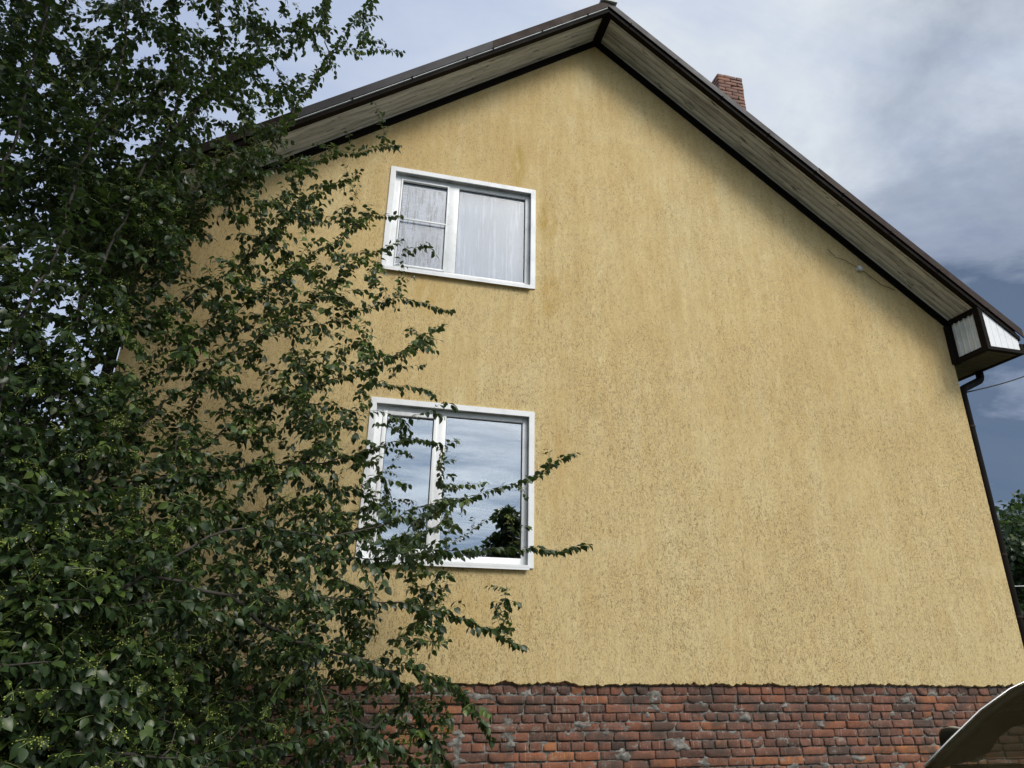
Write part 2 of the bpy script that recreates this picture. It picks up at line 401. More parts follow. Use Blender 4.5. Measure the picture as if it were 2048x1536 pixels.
# brick plinth: every brick a chipped block with its own tone, one mesh
def brick_block(cx, cz, wd, ht, y, depth, seed, jit=.004, nxs=7, nzs=4):
    r = np.random.default_rng(seed); vv = []; 
    eu, ev = .008/wd, .008/ht; u = np.concatenate([[-1], np.linspace(-1+2*eu, 1-2*eu, nxs-2), [1]]); v = np.concatenate([[-1], np.linspace(-1+2*ev, 1-2*ev, nzs-2), [1]])
    rot = r.normal(0, .004); yy = y + r.normal(0, jit)
    tx, tz = r.normal(0, .003, 2)
    chip = [(r.integers(0, 2)*2-1, r.integers(0, 2)*2-1, r.uniform(.010, .028)) for _ in range(r.integers(0, 2))]
    for b in v:
        for a in u:
            x = a*wd/2; z = b*ht/2
            ex = wd/2-abs(x); ez = ht/2-abs(z)
            d = 0
            if abs(a) == 1: x -= math.copysign(.0005+abs(r.normal(0, .0015)), a); d += .004
            if abs(b) == 1: z -= math.copysign(.0003+abs(r.normal(0, .0012)), b); d += .003
            for ca, cb, cr in chip:
                q = math.hypot(a*wd/2-ca*wd/2, b*ht/2-cb*ht/2)
                if q < cr: x -= ca*(cr-q)*.5; z -= cb*(cr-q)*.4; d += .010
            px_ = cx+x-z*rot; pz = cz+z+x*rot
            vv.append((px_, yy+d+tx*a+tz*b+r.normal(0, .0012), pz))
    n = nxs*nzs; fs_ = [(j*nxs+i, j*nxs+i+1, (j+1)*nxs+i+1, (j+1)*nxs+i) for j in range(nzs-1) for i in range(nxs-1)]
    ring = [i for i in range(nxs)]+[j*nxs+nxs-1 for j in range(1, nzs)]+[(nzs-1)*nxs+i for i in range(nxs-2, -1, -1)]+[j*nxs for j in range(nzs-2, 0, -1)]
    m0 = len(vv)
    for i in ring: vv.append((vv[i][0], yy+depth, vv[i][2]))
    k = len(ring); fs_ += [(ring[(i+1) % k], ring[i], m0+i, m0+(i+1) % k) for i in range(k)]
    return vv, fs_
plv = []; plq = []; plr = []
COURSE = .0772; J0 = 1.077
sd_ = 0
for c in range(-2, 14):
    zc = J0 - COURSE*(c-.5) - COURSE*0 - COURSE + COURSE*.5 + .0  # centre of course c (0 = the top full one)
    zc = J0 + COURSE*(.5-c)
    header = (c % 3 == 0)
    pitch = .1325 if header else .268
    x = XL - random.uniform(0, pitch) + (.06 if c % 2 else 0)
    while x < XR:
        wd = pitch*random.uniform(.94, 1.05); a = max(x, XL); b = min(x+wd, XR)
        if b-a > .04 and zc+.04 < Z0+.09:
            vv, ff = brick_block((a+b)/2, zc+.004*math.sin(x*1.7+c), b-a-.009, COURSE-.0095, 0, .10, sd_, nxs=6 if header else 9, nzs=5)
            k = len(plv); plv += vv; plq += [tuple(k+i for i in f) for f in ff]
            rr = min(1, max(0, random.gauss(.45, .2) + .18*mnoise.noise(V((x*.8, c*.3, 0)))*2)); plr += [rr]*len(vv); sd_ += 1
        x += wd
plv = np.array(plv)-np.array(hl)
plinth = npmesh('brick_plinth', plv, [np.array(plq)], MAT['brick'], house, plr)
# mortar: an uneven sheet that sits back in the joints and bulges over the bricks in places
NXm, NZm = 760, 112
gx = np.linspace(XL, XR, NXm); gz = np.linspace(.0, 1.24, NZm)
mv = []
for z in gz:
    for x in gx:
        a = mnoise.fractal(V((x*4.2, 0, z*8)), .7, 2.1, 5); b = mnoise.noise(V((x*22, 2, z*26)))
        y = .017 - .045*max(0, a-.24) - .007*b + .006*mnoise.noise(V((x*50, 7, z*50)))
        mv.append((x, max(-.009, y), z))
mv = np.array(mv)-np.array(hl)
ii = np.arange(NXm-1)[None, :]+NXm*np.arange(NZm-1)[:, None]; ii = ii.ravel()
npmesh('mortar', mv, [np.stack([ii, ii+1, ii+1+NXm, ii+NXm], 1)], MAT['mortar'], plinth)
for a_, b_ in ((XR-.01, XR+.012), (XL-.012, XL+.01)):
    side = HB(); side.box(a_, b_, .105, YB, 0, Z0+.02); side.build('side_plinth', MAT['mortar'], house)

# soffit boards under the rake, run along the slope
def rake(sign):
    """points along one slope: sign +1 right, -1 left"""
    xe = XR if sign > 0 else XL
    return xe
nb = 6
for sign, nm in ((1, 'right'), (-1, 'left')):
    xe = XR if sign > 0 else XL
    vv = []; ff = []; rr = []
    nseg = 14
    for b in range(nb):
        y0 = OV+.02 + b*(-OV-.06)/nb; y1 = y0 + (-OV-.06)/nb - .004
        brk = random.choice([.35, .55, .7])
        for s0, s1 in ((0, 1),):
            for k in range(nseg):
                ta, tb = k/nseg, (k+1)/nseg
                xa, xb = AX+(xe-AX)*ta, AX+(xe-AX)*tb; n0 = len(vv)
                sg = .003*math.sin(k*1.3+b)
                for x in (xa, xb): vv += [(x, y0, zs(x)+.010), (x, y0+.004, zs(x)), (x, y1-.004, zs(x)), (x, y1, zs(x)+.010)]
                for j in range(3):
                    f = (n0+j, n0+j+4, n0+j+5, n0+j+1); ff.append(f if sign < 0 else f[::-1])
                rr += [((b*37+int(sign*5)) % 11)/11]*8
    vv = np.array(vv)-np.array(hl)
    npmesh('soffit', vv, [np.array(ff)], MAT['soffit'], house, rr, smooth=False)
sb = HB()                                          # deck above the soffit: the roof body
TH = .10
roof = HB()
XE_R, XE_L = 8.06, -2.90                           # eave ends
def slab(xa, xb, lo, hi, y0, y1, mb):
    mb.prism([(xa, zs(xa)+lo), (xb, zs(xb)+lo), (xb, zs(xb)+hi), (xa, zs(xa)+hi)], y0, y1)
slab(AX, XE_R, .012, .13, OV+.035, YB+.4, roof); slab(AX, XE_L, .012, .13, OV+.035, YB+.4, roof)
roofo = roof.build('roof', MAT['brown'], house)
# wall trim at the top of the stucco (angle: leg on the wall, leg under the boards), both slopes
tr_ = HB()
for xe in (XR, XL):
    slab(AX, xe, -.072, -.004, -.052, -.0325, tr_)
    slab(AX, xe, -.016, -.004, -.095, -.0525, tr_)
tr_.build('wall_trim', MAT['dark'], house)
# outer lip under the edge of the soffit and ridge joint strips
lip = HB()
for xe in (XE_R-.03, XE_L+.03):
    slab(AX, xe, -.022, .008, OV-.016, OV+.055, lip)
    slab(AX, xe, .010, .034, OV-.016, OV+.018, lip)
lip.build('fascia_lip', MAT['dark'], house)
rj = HB()
for sgn in (1, -1): slab(AX, AX+sgn*.055, -.018, -.002, OV+.056, -.096, rj)
rj.build('ridge_joint_trim', MAT['dark'], house)
lt = HB(); slab(AX-.02, -1.2, .036, .046, OV-.030, OV+.01, lt); lt.build('lip_highlight', MAT['ridge'], house)  # light caught by the top of the lip, added as a pale strip
# verge flashing in overlapping lengths
segs = [(-1, .00, 1.55, 'brown', .000), (-1, 1.55, 3.62, 'grey_brown', .03), (-1, 3.62, 5.50, 'brown', .02),
        (1, .00, 2.9, 'grey_brown', .16), (1, 2.85, 5.48, 'brown', .03)]
for k, (sg, a, b, mt, tilt) in enumerate(segs):
    vb = HB(); xa, xb = AX+sg*a, AX+sg*b
    lo, hi = .052, .185; yo = OV-.034-.004*(k % 2); yt = yo+tilt*(hi-lo)
    pts = []
    for x in (xa, xb):
        z = zs(x)
        pts += [(x, yo, z+lo), (x, yt, z+hi-.01), (x, yt+.008, z+hi), (x, yt+.13, z+hi+.002), (x, yt+.13, z+hi-.004), (x, yo+.012, z+hi-.012), (x, yo+.012, z+lo)]
    n7 = 7; ff = [(j, (j+1) % n7, n7+(j+1) % n7, n7+j) for j in range(n7)]+[tuple(range(n7)), tuple(range(2*n7-1, n7-1, -1))]
    vb.add(pts, ff); vo = vb.build('verge_flashing', MAT[mt], house)
    x = a+.3
    while x < b:
        sc = HB(); X = AX+sg*x; z = zs(X)+.037; sc.box(X-.008, X+.008, yo-.008, OV-.010, z, z+.020); sc.build('screw', MAT['dark'], vo); x += .62
# ridge cap
rc = HB(); rcp = []
for y in (OV-.060, OV-.045, 2, YB+.4):
    rad = .10 if y < OV+.1 else .09
    for k in range(13):
        a = math.pi*(k/12)*1.12-.19; rcp.append((AX+math.cos(a)*rad*1.15, y, ZS+.150+math.sin(a)*rad))
rc.add(rcp, [(j*13+k, j*13+k+1, (j+1)*13+k+1, (j+1)*13+k) for j in range(3) for k in range(12)]+[tuple(range(12, -1, -1))]+[(j*13+12, j*13, (j+1)*13, (j+1)*13+12) for j in range(3)])
rc.build('ridge_cap', MAT['ridge'], roofo)

# eave boxes at both lower corners
for sg in (1, -1):
    xw = XR if sg > 0 else XL; xe = XE_R-.05 if sg > 0 else XE_L+.05; zb = 5.045; yi = -.034
    X = lambda d: xw+sg*d
    W_ = abs(xe-xw)
    # inner cheek: ribbed white sheet facing the gable
    ck = HB(); nr = 26; pts = []
    for i in range(nr*4+1):
        y = OV+.075 + (yi-.07-OV-.075)*i/(nr*4); ph = (i/4) % 5.2
        d = .034 if ph < 1.2 else (0 if ph < 3.0 else (.016 if ph < 3.7 else .004))
        pts += [(X(.034-d), y, zb+.05), (X(.034-d), y, zs(xw)-.03)]
    f_ = [(2*i, 2*i+1, 2*i+3, 2*i+2) if sg > 0 else (2*i+2, 2*i+3, 2*i+1, 2*i) for i in range(nr*4)]
    ck.add(pts, f_); ck.build('eave_cheek', MAT['corr'], house)
    # front panel: white boards between slope and bottom
    nbd = 5; x = .05
    fp = HB()
    bw = (W_-.05)/nbd
    for i in range(nbd):
        a, b = .05+i*bw, .05+(i+1)*bw-.004
        xa, xb = X(a), X(b); za, zb2 = zs(xa)-.004, zs(xb)-.004
        if za < zb+.045: continue
        fp.prism([(xa, zb+.04), (xb, zb+.04), (xb, max(zb+.042, zb2)), (xa, za)], OV+.004, OV+.022)
    fp.build('eave_front_panel', MAT['white'], house)
    # bottom boards
    bb = HB(); yy = OV+.05
    while yy < YB:
        bb.box(min(X(-.0), xe), max(X(.0), xe), yy, yy+.085, zb+.006, zb+.02); yy += .09
    bb.build('eave_soffit', MAT['eave'], house)
    # frame strips
    fr = HB()
    def bx(d0, d1, y0, y1, z0, z1): fr.box(min(X(d0), X(d1)), max(X(d0), X(d1)), y0, y1, z0, z1)
    bx(-.035, .045, yi-.062, yi+.02, zb-.012, zs(xw)-.075)          # on the wall corner
    bx(-.012, .045, OV-.010, OV+.075, zb-.005, zs(xw)-.024)          # front inner corner
    bx(-.012, .045, OV+.0755, yi-.0625, zb-.005, zb+.055)            # bottom of the cheek
    bx(-.014, .035, OV+.0755, yi-.0625, zs(xw)-.075, zs(xw)-.018)    # top of the cheek
    bx(.0455, W_-.001, OV-.010, OV+.045, zb-.005, zb+.040)           # bottom of the front panel
    bx(W_, W_+.05, OV-.010, YB, zb-.006, zb+.13)                     # eave board
    fr.build('eave_frame', MAT['dark'], house)
    # gutter
    gt = HB(); gp = []
    xg = xe+sg*.12; zg = zb+.13
    for y in (OV-.03, 3, YB):
        for k in range(9):
            a = math.pi+math.pi*k/8; gp.append((xg+math.cos(a)*.065, y, zg+math.sin(a)*.065))
    gt.add(gp, [(j*9+k, j*9+k+1, (j+1)*9+k+1, (j+1)*9+k) for j in range(2) for k in range(8)]+[tuple(range(9))])
    go = gt.build('gutter', MAT['brown'], house, smooth=True)
    so2 = go.modifiers.new('thick', 'SOLIDIFY'); so2.thickness = .004
    # downpipe: outlet, elbow, run to the wall corner, down
    dp = HB(); xo = xe+sg*.02; xp = xw+sg*.078; yp = .02
    pts = [(xo, .10, zb+.0), (xo, .10, zb-.07), (xo-sg*.012, .10, zb-.105), (xo-sg*.04, .10, zb-.135), (xo-sg*.08, .10, zb-.155),
           (xp+sg*.10, .05, zb-.29), (xp+sg*.05, .03, zb-.315), (xp+sg*.015, .02, zb-.35), (xp, .02, zb-.40)]
    z = zb-.5
    while z > .3: pts.append((xp, .02, z)); z -= .5
    pts += [(xp, .02, .25), (xp, .04, .12), (xp, -.06, .06)]
    dp.tube(pts, .048, 14)
    do = dp.build('downpipe', MAT['dark'], house, smooth=True)
    for z in (4.2, 2.6, 1.9, .8):
        cb = HB(); cb.tube([(xp, .02, z-.012), (xp, .02, z+.012)], .053, 14); cb.box(min(xw, xp)-.0, max(xw, xp), .01, .03, z-.01, z+.01); cb.build('pipe_clamp', MAT['brown'], do)

# windows ---------------------------------------------------------------
for wi, w_ in enumerate(WIN):
    x0, x1, z0, z1 = w_['x0'], w_['x1'], w_['z0'], w_['z1']; yo = -.046
    wb = HB()                                      # frame fixed in the wall
    fy0, fy1 = REV-.045, REV+.03
    fx0, fx1, fz0, fz1 = x0+TR, x1-TR, z0+.03, z1-TR
    ms0, ms1 = w_['split']
    t = .055
    wb.box(fx0, fx0+t+.02, fy0, fy1, fz0, fz1); wb.box(fx1-t, fx1, fy0, fy1, fz0, fz1)
    wb.box(fx0+t+.0205, fx1-t-.0005, fy0, fy1, fz1-t, fz1); wb.box(fx0+t+.0205, fx1-t-.0005, fy0, fy1, fz0, fz0+t+.01)
    wb.box(ms0, ms1, fy0-.002, fy1, fz0+t+.0105, fz1-t-.0005)
    win = wb.build('window', MAT['pvc'], house, bevel=.004)
    if wi == 0: win['label'] = 'upper window with a peeling film and insect screen in its left half'
    else: win['label'] = 'lower window reflecting the sky'
    cs = HB()
    cs.prism([(x0, z0), (x0+TR, z0), (x0+TR, z1-TR), (x0, z1)], yo, -.028)
    cs.prism([(x1, z0), (x1-TR, z0), (x1-TR, z1-TR), (x1, z1)], yo, -.028)
    cs.prism([(x0+.001, z1), (x1-.001, z1), (x1-TR-.0005, z1-TR), (x0+TR+.0005, z1-TR)], yo-.0006, -.028)
    cs.build('casing', MAT['white'], win)
    rv = HB()
    rv.box(fx0-.001, fx0+.004, -.028, fy0, z0+.02, fz1); rv.build('reveal', MAT['white'], win)
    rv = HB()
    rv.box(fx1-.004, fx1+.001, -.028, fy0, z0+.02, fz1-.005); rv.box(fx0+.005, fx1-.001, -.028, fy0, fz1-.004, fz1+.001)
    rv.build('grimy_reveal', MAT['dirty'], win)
    si = HB(); si.prism([(x0+.012, z0+.002), (x1-TR+.008, z0+.002), (x1-TR+.008, z0+.026), (x0+.012, z0+.026)], yo-.028, fy0)
    si.prism([(x0+.012, z0-.020), (x1-TR+.008, z0-.020), (x1-TR+.008, z0+.001), (x0+.012, z0+.001)], yo-.028, yo-.024)
    si.build('sill', MAT['white'], win)
    # opening sash on the left
    sx0, sx1, sz0, sz1 = fx0+t+.021, ms0-.001, fz0+t+.011, fz1-t-.001
    sh = HB(); q = .042; ya, yb = fy0-.012, fy1-.02
    if w_['net']: q = .020
    sh.box(sx0, sx0+q, ya, yb, sz0, sz1); sh.box(sx1-q, sx1, ya, yb, sz0, sz1); sh.box(sx0+q, sx1-q, ya+.0005, yb, sz1-q, sz1); sh.box(sx0+q, sx1-q, ya+.0005, yb, sz0, sz0+q)
    if w_['net']: sh.box(sx0+q, sx1-q, ya+.001, ya+.012, (sz0+sz1)/2+.03, (sz0+sz1)/2+.05)
    sash = sh.build('insect_screen_frame' if w_['net'] else 'sash', MAT['pvc'], win, bevel=.003)
    gk = HB(); g_ = .006                             # black gasket round each pane
    def gasket(a, b, c, d, y): gk.box(a, a+g_, y, y+.006, c, d); gk.box(b-g_, b, y, y+.006, c, d); gk.box(a+g_, b-g_, y, y+.006, c, c+g_); gk.box(a+g_, b-g_, y, y+.006, d-g_, d)
    gasket(sx0+q, sx1-q, sz0+q, sz1-q, fy0+.022); gasket(ms1, fx1-t, sz0, sz1, fy0+.022); gk.build('gasket', MAT['dark'], win)
    gl = HB(); gl.box(sx0+q, sx1-q, fy0+.03, fy0+.034, sz0+q, sz1-q); gl.build('pane', MAT['glass_low' if w_['net'] else 'glass'], win)
    gl = HB(); gl.box(ms1, fx1-t, fy0+.03, fy0+.034, sz0, sz1); gl.build('pane', MAT['glass_low' if w_['net'] else 'glass'], win)
    if w_['net']:
        if True:
            inn = HB(); i0, i1, i2, i3 = sx0+q+.012, sx1-q-.03, sz0+q+.02, sz1-q-.045
            inn.box(sx0+q+.001, sx1-q-.001, fy0+.036, fy0+.040, i3, sz1-q-.001); inn.box(i1, sx1-q-.001, fy0+.036, fy0+.040, sz0+q+.001, i3-.001); inn.build('inner_sash', MAT['pvc'], win)
            pf = HB(); pf.box(sx0+q, sx1-q, fy0+.042, fy0+.044, sz0+q, sz1-q); pf.build('film', MAT['peel'], win)
            cv = []; nn = 60
            for i in range(nn+1):
                x = ms1+(fx1-t-ms1)*i/nn; yy = fy0+.075+.004*math.sin(i*.5)+.003*math.sin(i*.37); cv += [(x, yy, sz0), (x, yy, sz1)]
            cu = HB(); cu.add(cv, [(2*i, 2*i+2, 2*i+3, 2*i+1) for i in range(nn)]); cu.build('curtain', MAT['curtain'], win, smooth=True)
    rm = HB()                                      # the dark room behind
    a, b, c, d, y0r, y1r = fx0-.3, fx1+.3, z0-.8, z1+.25, fy1+.02, fy1+2.6
    rm.add([(a, y0r, c), (b, y0r, c), (b, y1r, c), (a, y1r, c), (a, y0r, d), (b, y0r, d), (b, y1r, d), (a, y1r, d)],
           [(0, 1, 2, 3), (7, 6, 5, 4), (1, 5, 6, 2), (2, 6, 7, 3), (3, 7, 4, 0)])
    rm.build('room_interior', MAT['room'], win)

# chimney -----------------------------------------------------------------
chx0, chx1, chy0, chy1, chzt = 5.56, 6.06, 1.5, 1.86, 11.17
cz0 = 6.6; cv = []; cf = []; cr_ = []
nc = int((chzt-cz0)/COURSE)
for c in range(nc):
    z = chzt-COURSE*(c+.5)
    off = .0 if c % 2 else .125
    lst = []
    x = chx0-off
    while x < chx1-.02:
        a, b = max(x, chx0), min(x+.25, chx1)
        if b-a > .03: lst.append(('f', a, b))
        x += .25
    for kind, a, b in lst:
        if c == 0 and random.random() < .35: continue
        vv, ff = brick_block((a+b)/2, z, b-a-.011, COURSE-.011, chy0, .2, 5000+c*17+int(a*10), .0012, 6, 4)
        k = len(cv); cv += vv; cf += [tuple(k+i for i in f) for f in ff]; cr_ += [min(1, max(0, random.gauss(.6, .18)))]*len(vv)
    y = chy0+(.0 if c % 2 else .12)
    for a, b in ((chy0, chy0+.115), (chy0+.12, chy1)) if c % 2 else ((chy0, chy1-.13), (chy1-.125, chy1)):
        for side_ in (-1, 1):
            vv, ff = brick_block((a+b)/2, z, b-a-.012, COURSE-.014, 0, .12, 7000+c*31+int(a*100)+side_, .003, 5, 4)
            X0 = chx0 if side_ < 0 else chx1
            if side_ < 0: vv = [(X0+p[1], (a+b)-p[0], p[2]) for p in vv]
            else: vv = [(X0-p[1], p[0], p[2]) for p in vv]
            k = len(cv); cv += vv; cf += [tuple(k+i for i in f) for f in ff]; cr_ += [min(1, max(0, random.gauss(.6, .18)))]*len(vv)
cho = npmesh('chimney', np.array(cv)-np.array(hl), [np.array(cf)], MAT['chimney_brick'], roofo, cr_)
cm = HB(); cm.box(chx0+.012, chx1-.012, chy0+.012, chy1-.012, cz0, chzt-.07); cmo = cm.build('chimney_mortar', MAT['dark'], roofo)

# ------------------------------------------------------------------ wire, insulator, eave cable
ins_p = at(1718, 538, -.05)
ib = MB(ins_p)
prof = [(0, .0), (.030, .0), (.036, .010), (.030, .020), (.020, .026), (.034, .034), (.036, .044), (.026, .052), (.012, .056), (0, .057)]
n = 16; pv = [(ins_p.x+r*math.cos(2*math.pi*k/n), -.03-h, ins_p.z+r*math.sin(2*math.pi*k/n)) for r, h in [(1.15*r_, 1.1*h_) for r_, h_ in prof] for k in range(n)]
ib.add(pv, [(j*n+k, j*n+(k+1) % n, (j+1)*n+(k+1) % n, (j+1)*n+k) for j in range(len(prof)-1) for k in range(n)])
porc = m_paint('porcelain', (.62, .63, .60), .25, .3)
io = ib.build('insulator', porc, None, smooth=True); io.location = ins_p
tag(io, 'small white porcelain insulator on the yellow wall under the right roof slope', 'insulator')
cable_m = m_simple('black cable', (.012, .011, .010), .95)
def cable(name, pts, r, label, cat='cable', mat=None):
    o_ = V(pts[0]); b = MB(o_); b.tube(pts, r, 8); o = b.build(name, mat or cable_m, None, smooth=True); o.location = o_; tag(o, label, cat); return o
pts = []
for px, py in [(1655, 498), (1672, 515), (1690, 520), (1706, 530), (1716, 536), (1724, 540), (1745, 556), (1762, 569), (1790, 580)]: p = at(px, py, -.055); pts.append(p)
cable('thin_cable', pts, .0035, 'thin dark cable sagging along the roof trim past the white insulator')
p0 = at(1931, 785, .12); p1 = at(2140, 705, 2.4)
pts = [p0.lerp(p1, t)-V((0, 0, .10*math.sin(math.pi*t)**1)) for t in [i/14 for i in range(15)]]
cable('overhead_wire', pts, .009, 'dark overhead wire running from the downpipe into the sky at right')
p0 = at(2010, 1173, 5.5); p1 = at(2150, 1168, 5.5)
cable('pale_wire', [p0, p0.lerp(p1, .5)-V((0, 0, .01)), p1], .010, 'thin pale wire in front of the dark trees behind the house corner', 'wire', m_simple('pale wire', (.6, .6, .58), .5))

# ------------------------------------------------------------------ ground
gm = M('ground'); a = gm.noise(.6, 8, .65); b = gm.noise(9, 6, .7)
gc = gm.ramp(a, [(.35, (.045, .060, .022)), (.6, (.085, .085, .040)), (.75, (.13, .105, .07))]); gm.color(gm.mix(.4, gc, gm.ramp(b, [(.3, (.02, .03, .01)), (.7, (.12, .12, .06))]))); gm.set(Roughness=.95); gm.bump(b, .8, .04)
g = MB(); R_ = 1500; g.add([(-R_, -R_, 0), (R_, -R_, 0), (R_, R_, 0), (-R_, R_, 0)], [(0, 1, 2, 3)])
tag(g.build('ground', gm.m), kind='structure')

# ------------------------------------------------------------------ foliage helpers
def m_leaf(name, c0, c1, c2, under=(.06, .085, .05), gloss=.38):
    m = M(name); r = m.attr()
    c = m.ramp(r, [(0, c0), (.55, c1), (1, c2)])
    geo = m.n('ShaderNodeNewGeometry')
    c = m.mix(geo.outputs['Backfacing'], c, m.mix(.5, c, under))
    m.color(c); m.set(Roughness=gloss); m.p.inputs['Specular IOR Level'].default_value = .45
    tr = m.n('ShaderNodeBsdfTranslucent'); m.l(m.mix(1.0, c, (1.3, 1.5, .55), 'MULTIPLY'), tr.inputs[0])
    mx = m.n('ShaderNodeMixShader'); mx.inputs[0].default_value = .28
    m.l(m.p.outputs[0], mx.inputs[1]); m.l(tr.outputs[0], mx.inputs[2]); m.l(mx.outputs[0], m.out.inputs[0]); return m.m
# leaf template: along +x, normal +z, folded on the midrib, tip drooping
st = [(0, 0), (.16, .20), (.42, .31), (.70, .22), (1, 0)]
lt_v = [(0, 0, 0)]
for t_, h_ in st[1:-1]:
    zc_ = -.16*t_*t_
    lt_v += [(t_, h_, zc_+.09*h_/.31), (t_, 0, zc_), (t_, -h_, zc_+.09*h_/.31)]
lt_v.append((1.02, 0, -.20)); lt_v = np.array(lt_v)
lt_t = np.array([(0, 2, 1), (0, 3, 2), (7, 8, 10), (8, 9, 10)]); lt_q = np.array([(1, 2, 5, 4), (2, 3, 6, 5), (4, 5, 8, 7), (5, 6, 9, 8)])
def norm(a): return a/np.maximum(1e-9, np.linalg.norm(a, axis=1, keepdims=True))
def leaf_mesh(name, pos, dirs, nrm, size, rnd, mat, parent, wide=1.0, off=(0, 0, 0)):
    d = norm(dirs); n_ = norm(nrm - d*(nrm*d).sum(1, keepdims=True)); s = np.cross(n_, d)
    T = lt_v[None]*np.array([1, wide, 1])
    vv = pos[:, None]+size[:, None, None]*(T[:, :, 0:1]*d[:, None]+T[:, :, 1:2]*s[:, None]+T[:, :, 2:3]*n_[:, None])
    m_ = len(pos); k = len(lt_v); b = (np.arange(m_)*k)[:, None, None]
    return npmesh(name, (vv-np.array(off)).reshape(-1, 3), [(lt_t[None]+b).reshape(-1, 3), (lt_q[None]+b).reshape(-1, 4)], mat, parent, np.repeat(rnd, k))
bark = M('bark'); a = bark.noise(12, 6, .7, bark.co((1, 1, .3))); bark.color(bark.ramp(a, [(.3, (.014, .012, .010)), (.7, (.055, .047, .038))])); bark.set(Roughness=.85); bark.bump(a, .6, .01)
bark = bark.m

# ------------------------------------------------------------------ THE FRUIT TREE
ROOT = V((-2.75, -2.35, 0))
class Tree:
    def __init__(s): s.P = []; s.par = []; s.paths = []; s.tips = []
    def add(s, p, parent): s.P.append(tuple(p)); s.par.append(parent); return len(s.P)-1
T = Tree()
prev = T.add(ROOT, -1); path = [prev]
for k in range(1, 8):
    prev = T.add(ROOT+V((.05*math.sin(k), .04*math.cos(k*1.3), k*.14)), prev); path.append(prev)
T.paths.append(path); crotch = prev
def catmull(pts, step=.10):
    out = []
    P = [pts[0]]+pts+[pts[-1]]
    for i in range(1, len(P)-2):
        a, b, c, d = P[i-1], P[i], P[i+1], P[i+2]; n_ = max(1, int((c-b).length/step))
        for k in range(n_):
            t = k/n_; out.append(.5*((2*b)+(c-a)*t+(2*a-5*b+4*c-d)*t*t+(3*b-a-3*c+d)*t**3))
    out.append(pts[-1]); return out
def limb(pix, y0, y1, start=None):
    """a limb that shows through the given points, its depth running from y0 to y1"""
    n_ = len(pix); pts = [at(px, py, y0+(y1-y0)*(i/(n_-1))**.9) for i, (px, py) in enumerate(pix)]
    if start is None:
        base = V(T.P[crotch]); mid = base.lerp(pts[0], .5)+V((-.05, 0, .12)); pts = [base, mid]+pts; prev = crotch; first = 1
    else:
        dd_ = []                                  # join the limb already there that passes the same spot, at its own distance
        for j_, q in enumerate(T.P[8:]):
            q = V(q)-CAM; z_ = q.dot(fw); dd_.append((math.hypot(1024+FPX*q.dot(rt)/z_-pix[0][0], 768-FPX*q.dot(up)/z_-pix[0][1]) if z_ > .1 else 1e9, j_+8))
        j = min(dd_)[1]; yj = T.P[j][1]
        pts = [at(px, py, yj+(y1-yj)*(i/(n_-1))) for i, (px, py) in enumerate(pix)][1:]
        pts = [V(T.P[j])]+pts; prev = j; first = 1
    pp = [p+V((random.gauss(0, .010), random.gauss(0, .010), random.gauss(0, .010))) for p in catmull(pts)]
    path = [prev]
    for p in pp[first:]: prev = T.add(p, prev); path.append(prev)
    T.paths.append(path); return path
limb([(-60, 1000), (60, 790), (150, 640), (190, 560), (235, 470), (290, 330), (370, 245), (415, 180), (440, 90), (436, 0), (430, -120)], -2.5, -2.0)
limb([(-40, 900), (10, 720), (60, 600), (120, 480), (160, 330), (230, 180), (250, 60), (240, -80)], -2.9, -2.4)
limb([(-160, 700), (-60, 480), (20, 330), (60, 160), (90, 0), (100, -200)], -3.0, -3.0)
limb([(-20, 1080), (80, 860), (180, 740), (290, 610), (350, 510), (420, 400), (500, 330), (575, 250), (622, 170), (665, 105), (705, 50), (750, -10)], -2.2, -1.2)
limb([(130, 760), (230, 640), (330, 480), (430, 395), (540, 340), (640, 318), (720, 300), (795, 290)], -2.0, -1.0, 1)
limb([(180, 740), (300, 640), (400, 580), (470, 535), (540, 470), (600, 415), (650, 380), (720, 345)], -1.9, -.9, 1)
limb([(60, 900), (200, 800), (330, 740), (440, 650), (530, 580), (585, 535), (640, 500), (700, 460), (745, 430), (800, 430)], -2.0, -.9, 1)
limb([(-10, 1150), (110, 1020), (240, 900), (350, 790), (450, 720), (540, 660), (600, 620), (650, 580), (720, 520), (800, 480)], -2.3, -1.0)
limb([(540, 700), (640, 650), (720, 620), (780, 600), (850, 605), (905, 622)], -1.4, -1.0, 1)
limb([(180, 1000), (260, 960), (340, 955), (450, 860), (560, 800), (660, 760), (740, 740), (820, 690)], -2.2, -1.0, 1)
limb([(200, 990), (330, 957), (420, 950), (540, 930), (640, 925), (720, 905), (800, 880), (870, 880)], -2.4, -1.2, 1)
limb([(400, 1040), (370, 970), (350, 880), (390, 800), (430, 730)], -2.1, -1.5, 1)
limb([(-30, 1300), (150, 1220), (330, 1130), (450, 1060), (560, 1060), (660, 1070), (760, 1050), (850, 1010), (950, 985), (1060, 955), (1100, 930), (1145, 903)], -2.9, -1.5)
limb([(500, 1080), (620, 1110), (740, 1115), (860, 1105), (960, 1100), (1060, 1097), (1120, 1100), (1178, 1090)], -2.2, -1.5, 1)
limb([(300, 1200), (450, 1190), (600, 1190), (720, 1200), (830, 1215), (910, 1230), (980, 1262), (1050, 1292)], -2.7, -1.6, 1)
limb([(450, 1200), (560, 1270), (690, 1310), (780, 1350), (830, 1420), (860, 1480), (900, 1530)], -2.0, -1.5, 1)
limb([(-40, 1480), (150, 1500), (320, 1520), (460, 1500), (600, 1480), (700, 1455), (800, 1500), (880, 1600)], -2.9, -2.2)
limb([(700, 1300), (800, 1330), (880, 1360), (930, 1400), (990, 1480)], -2.2, -1.6, 1)
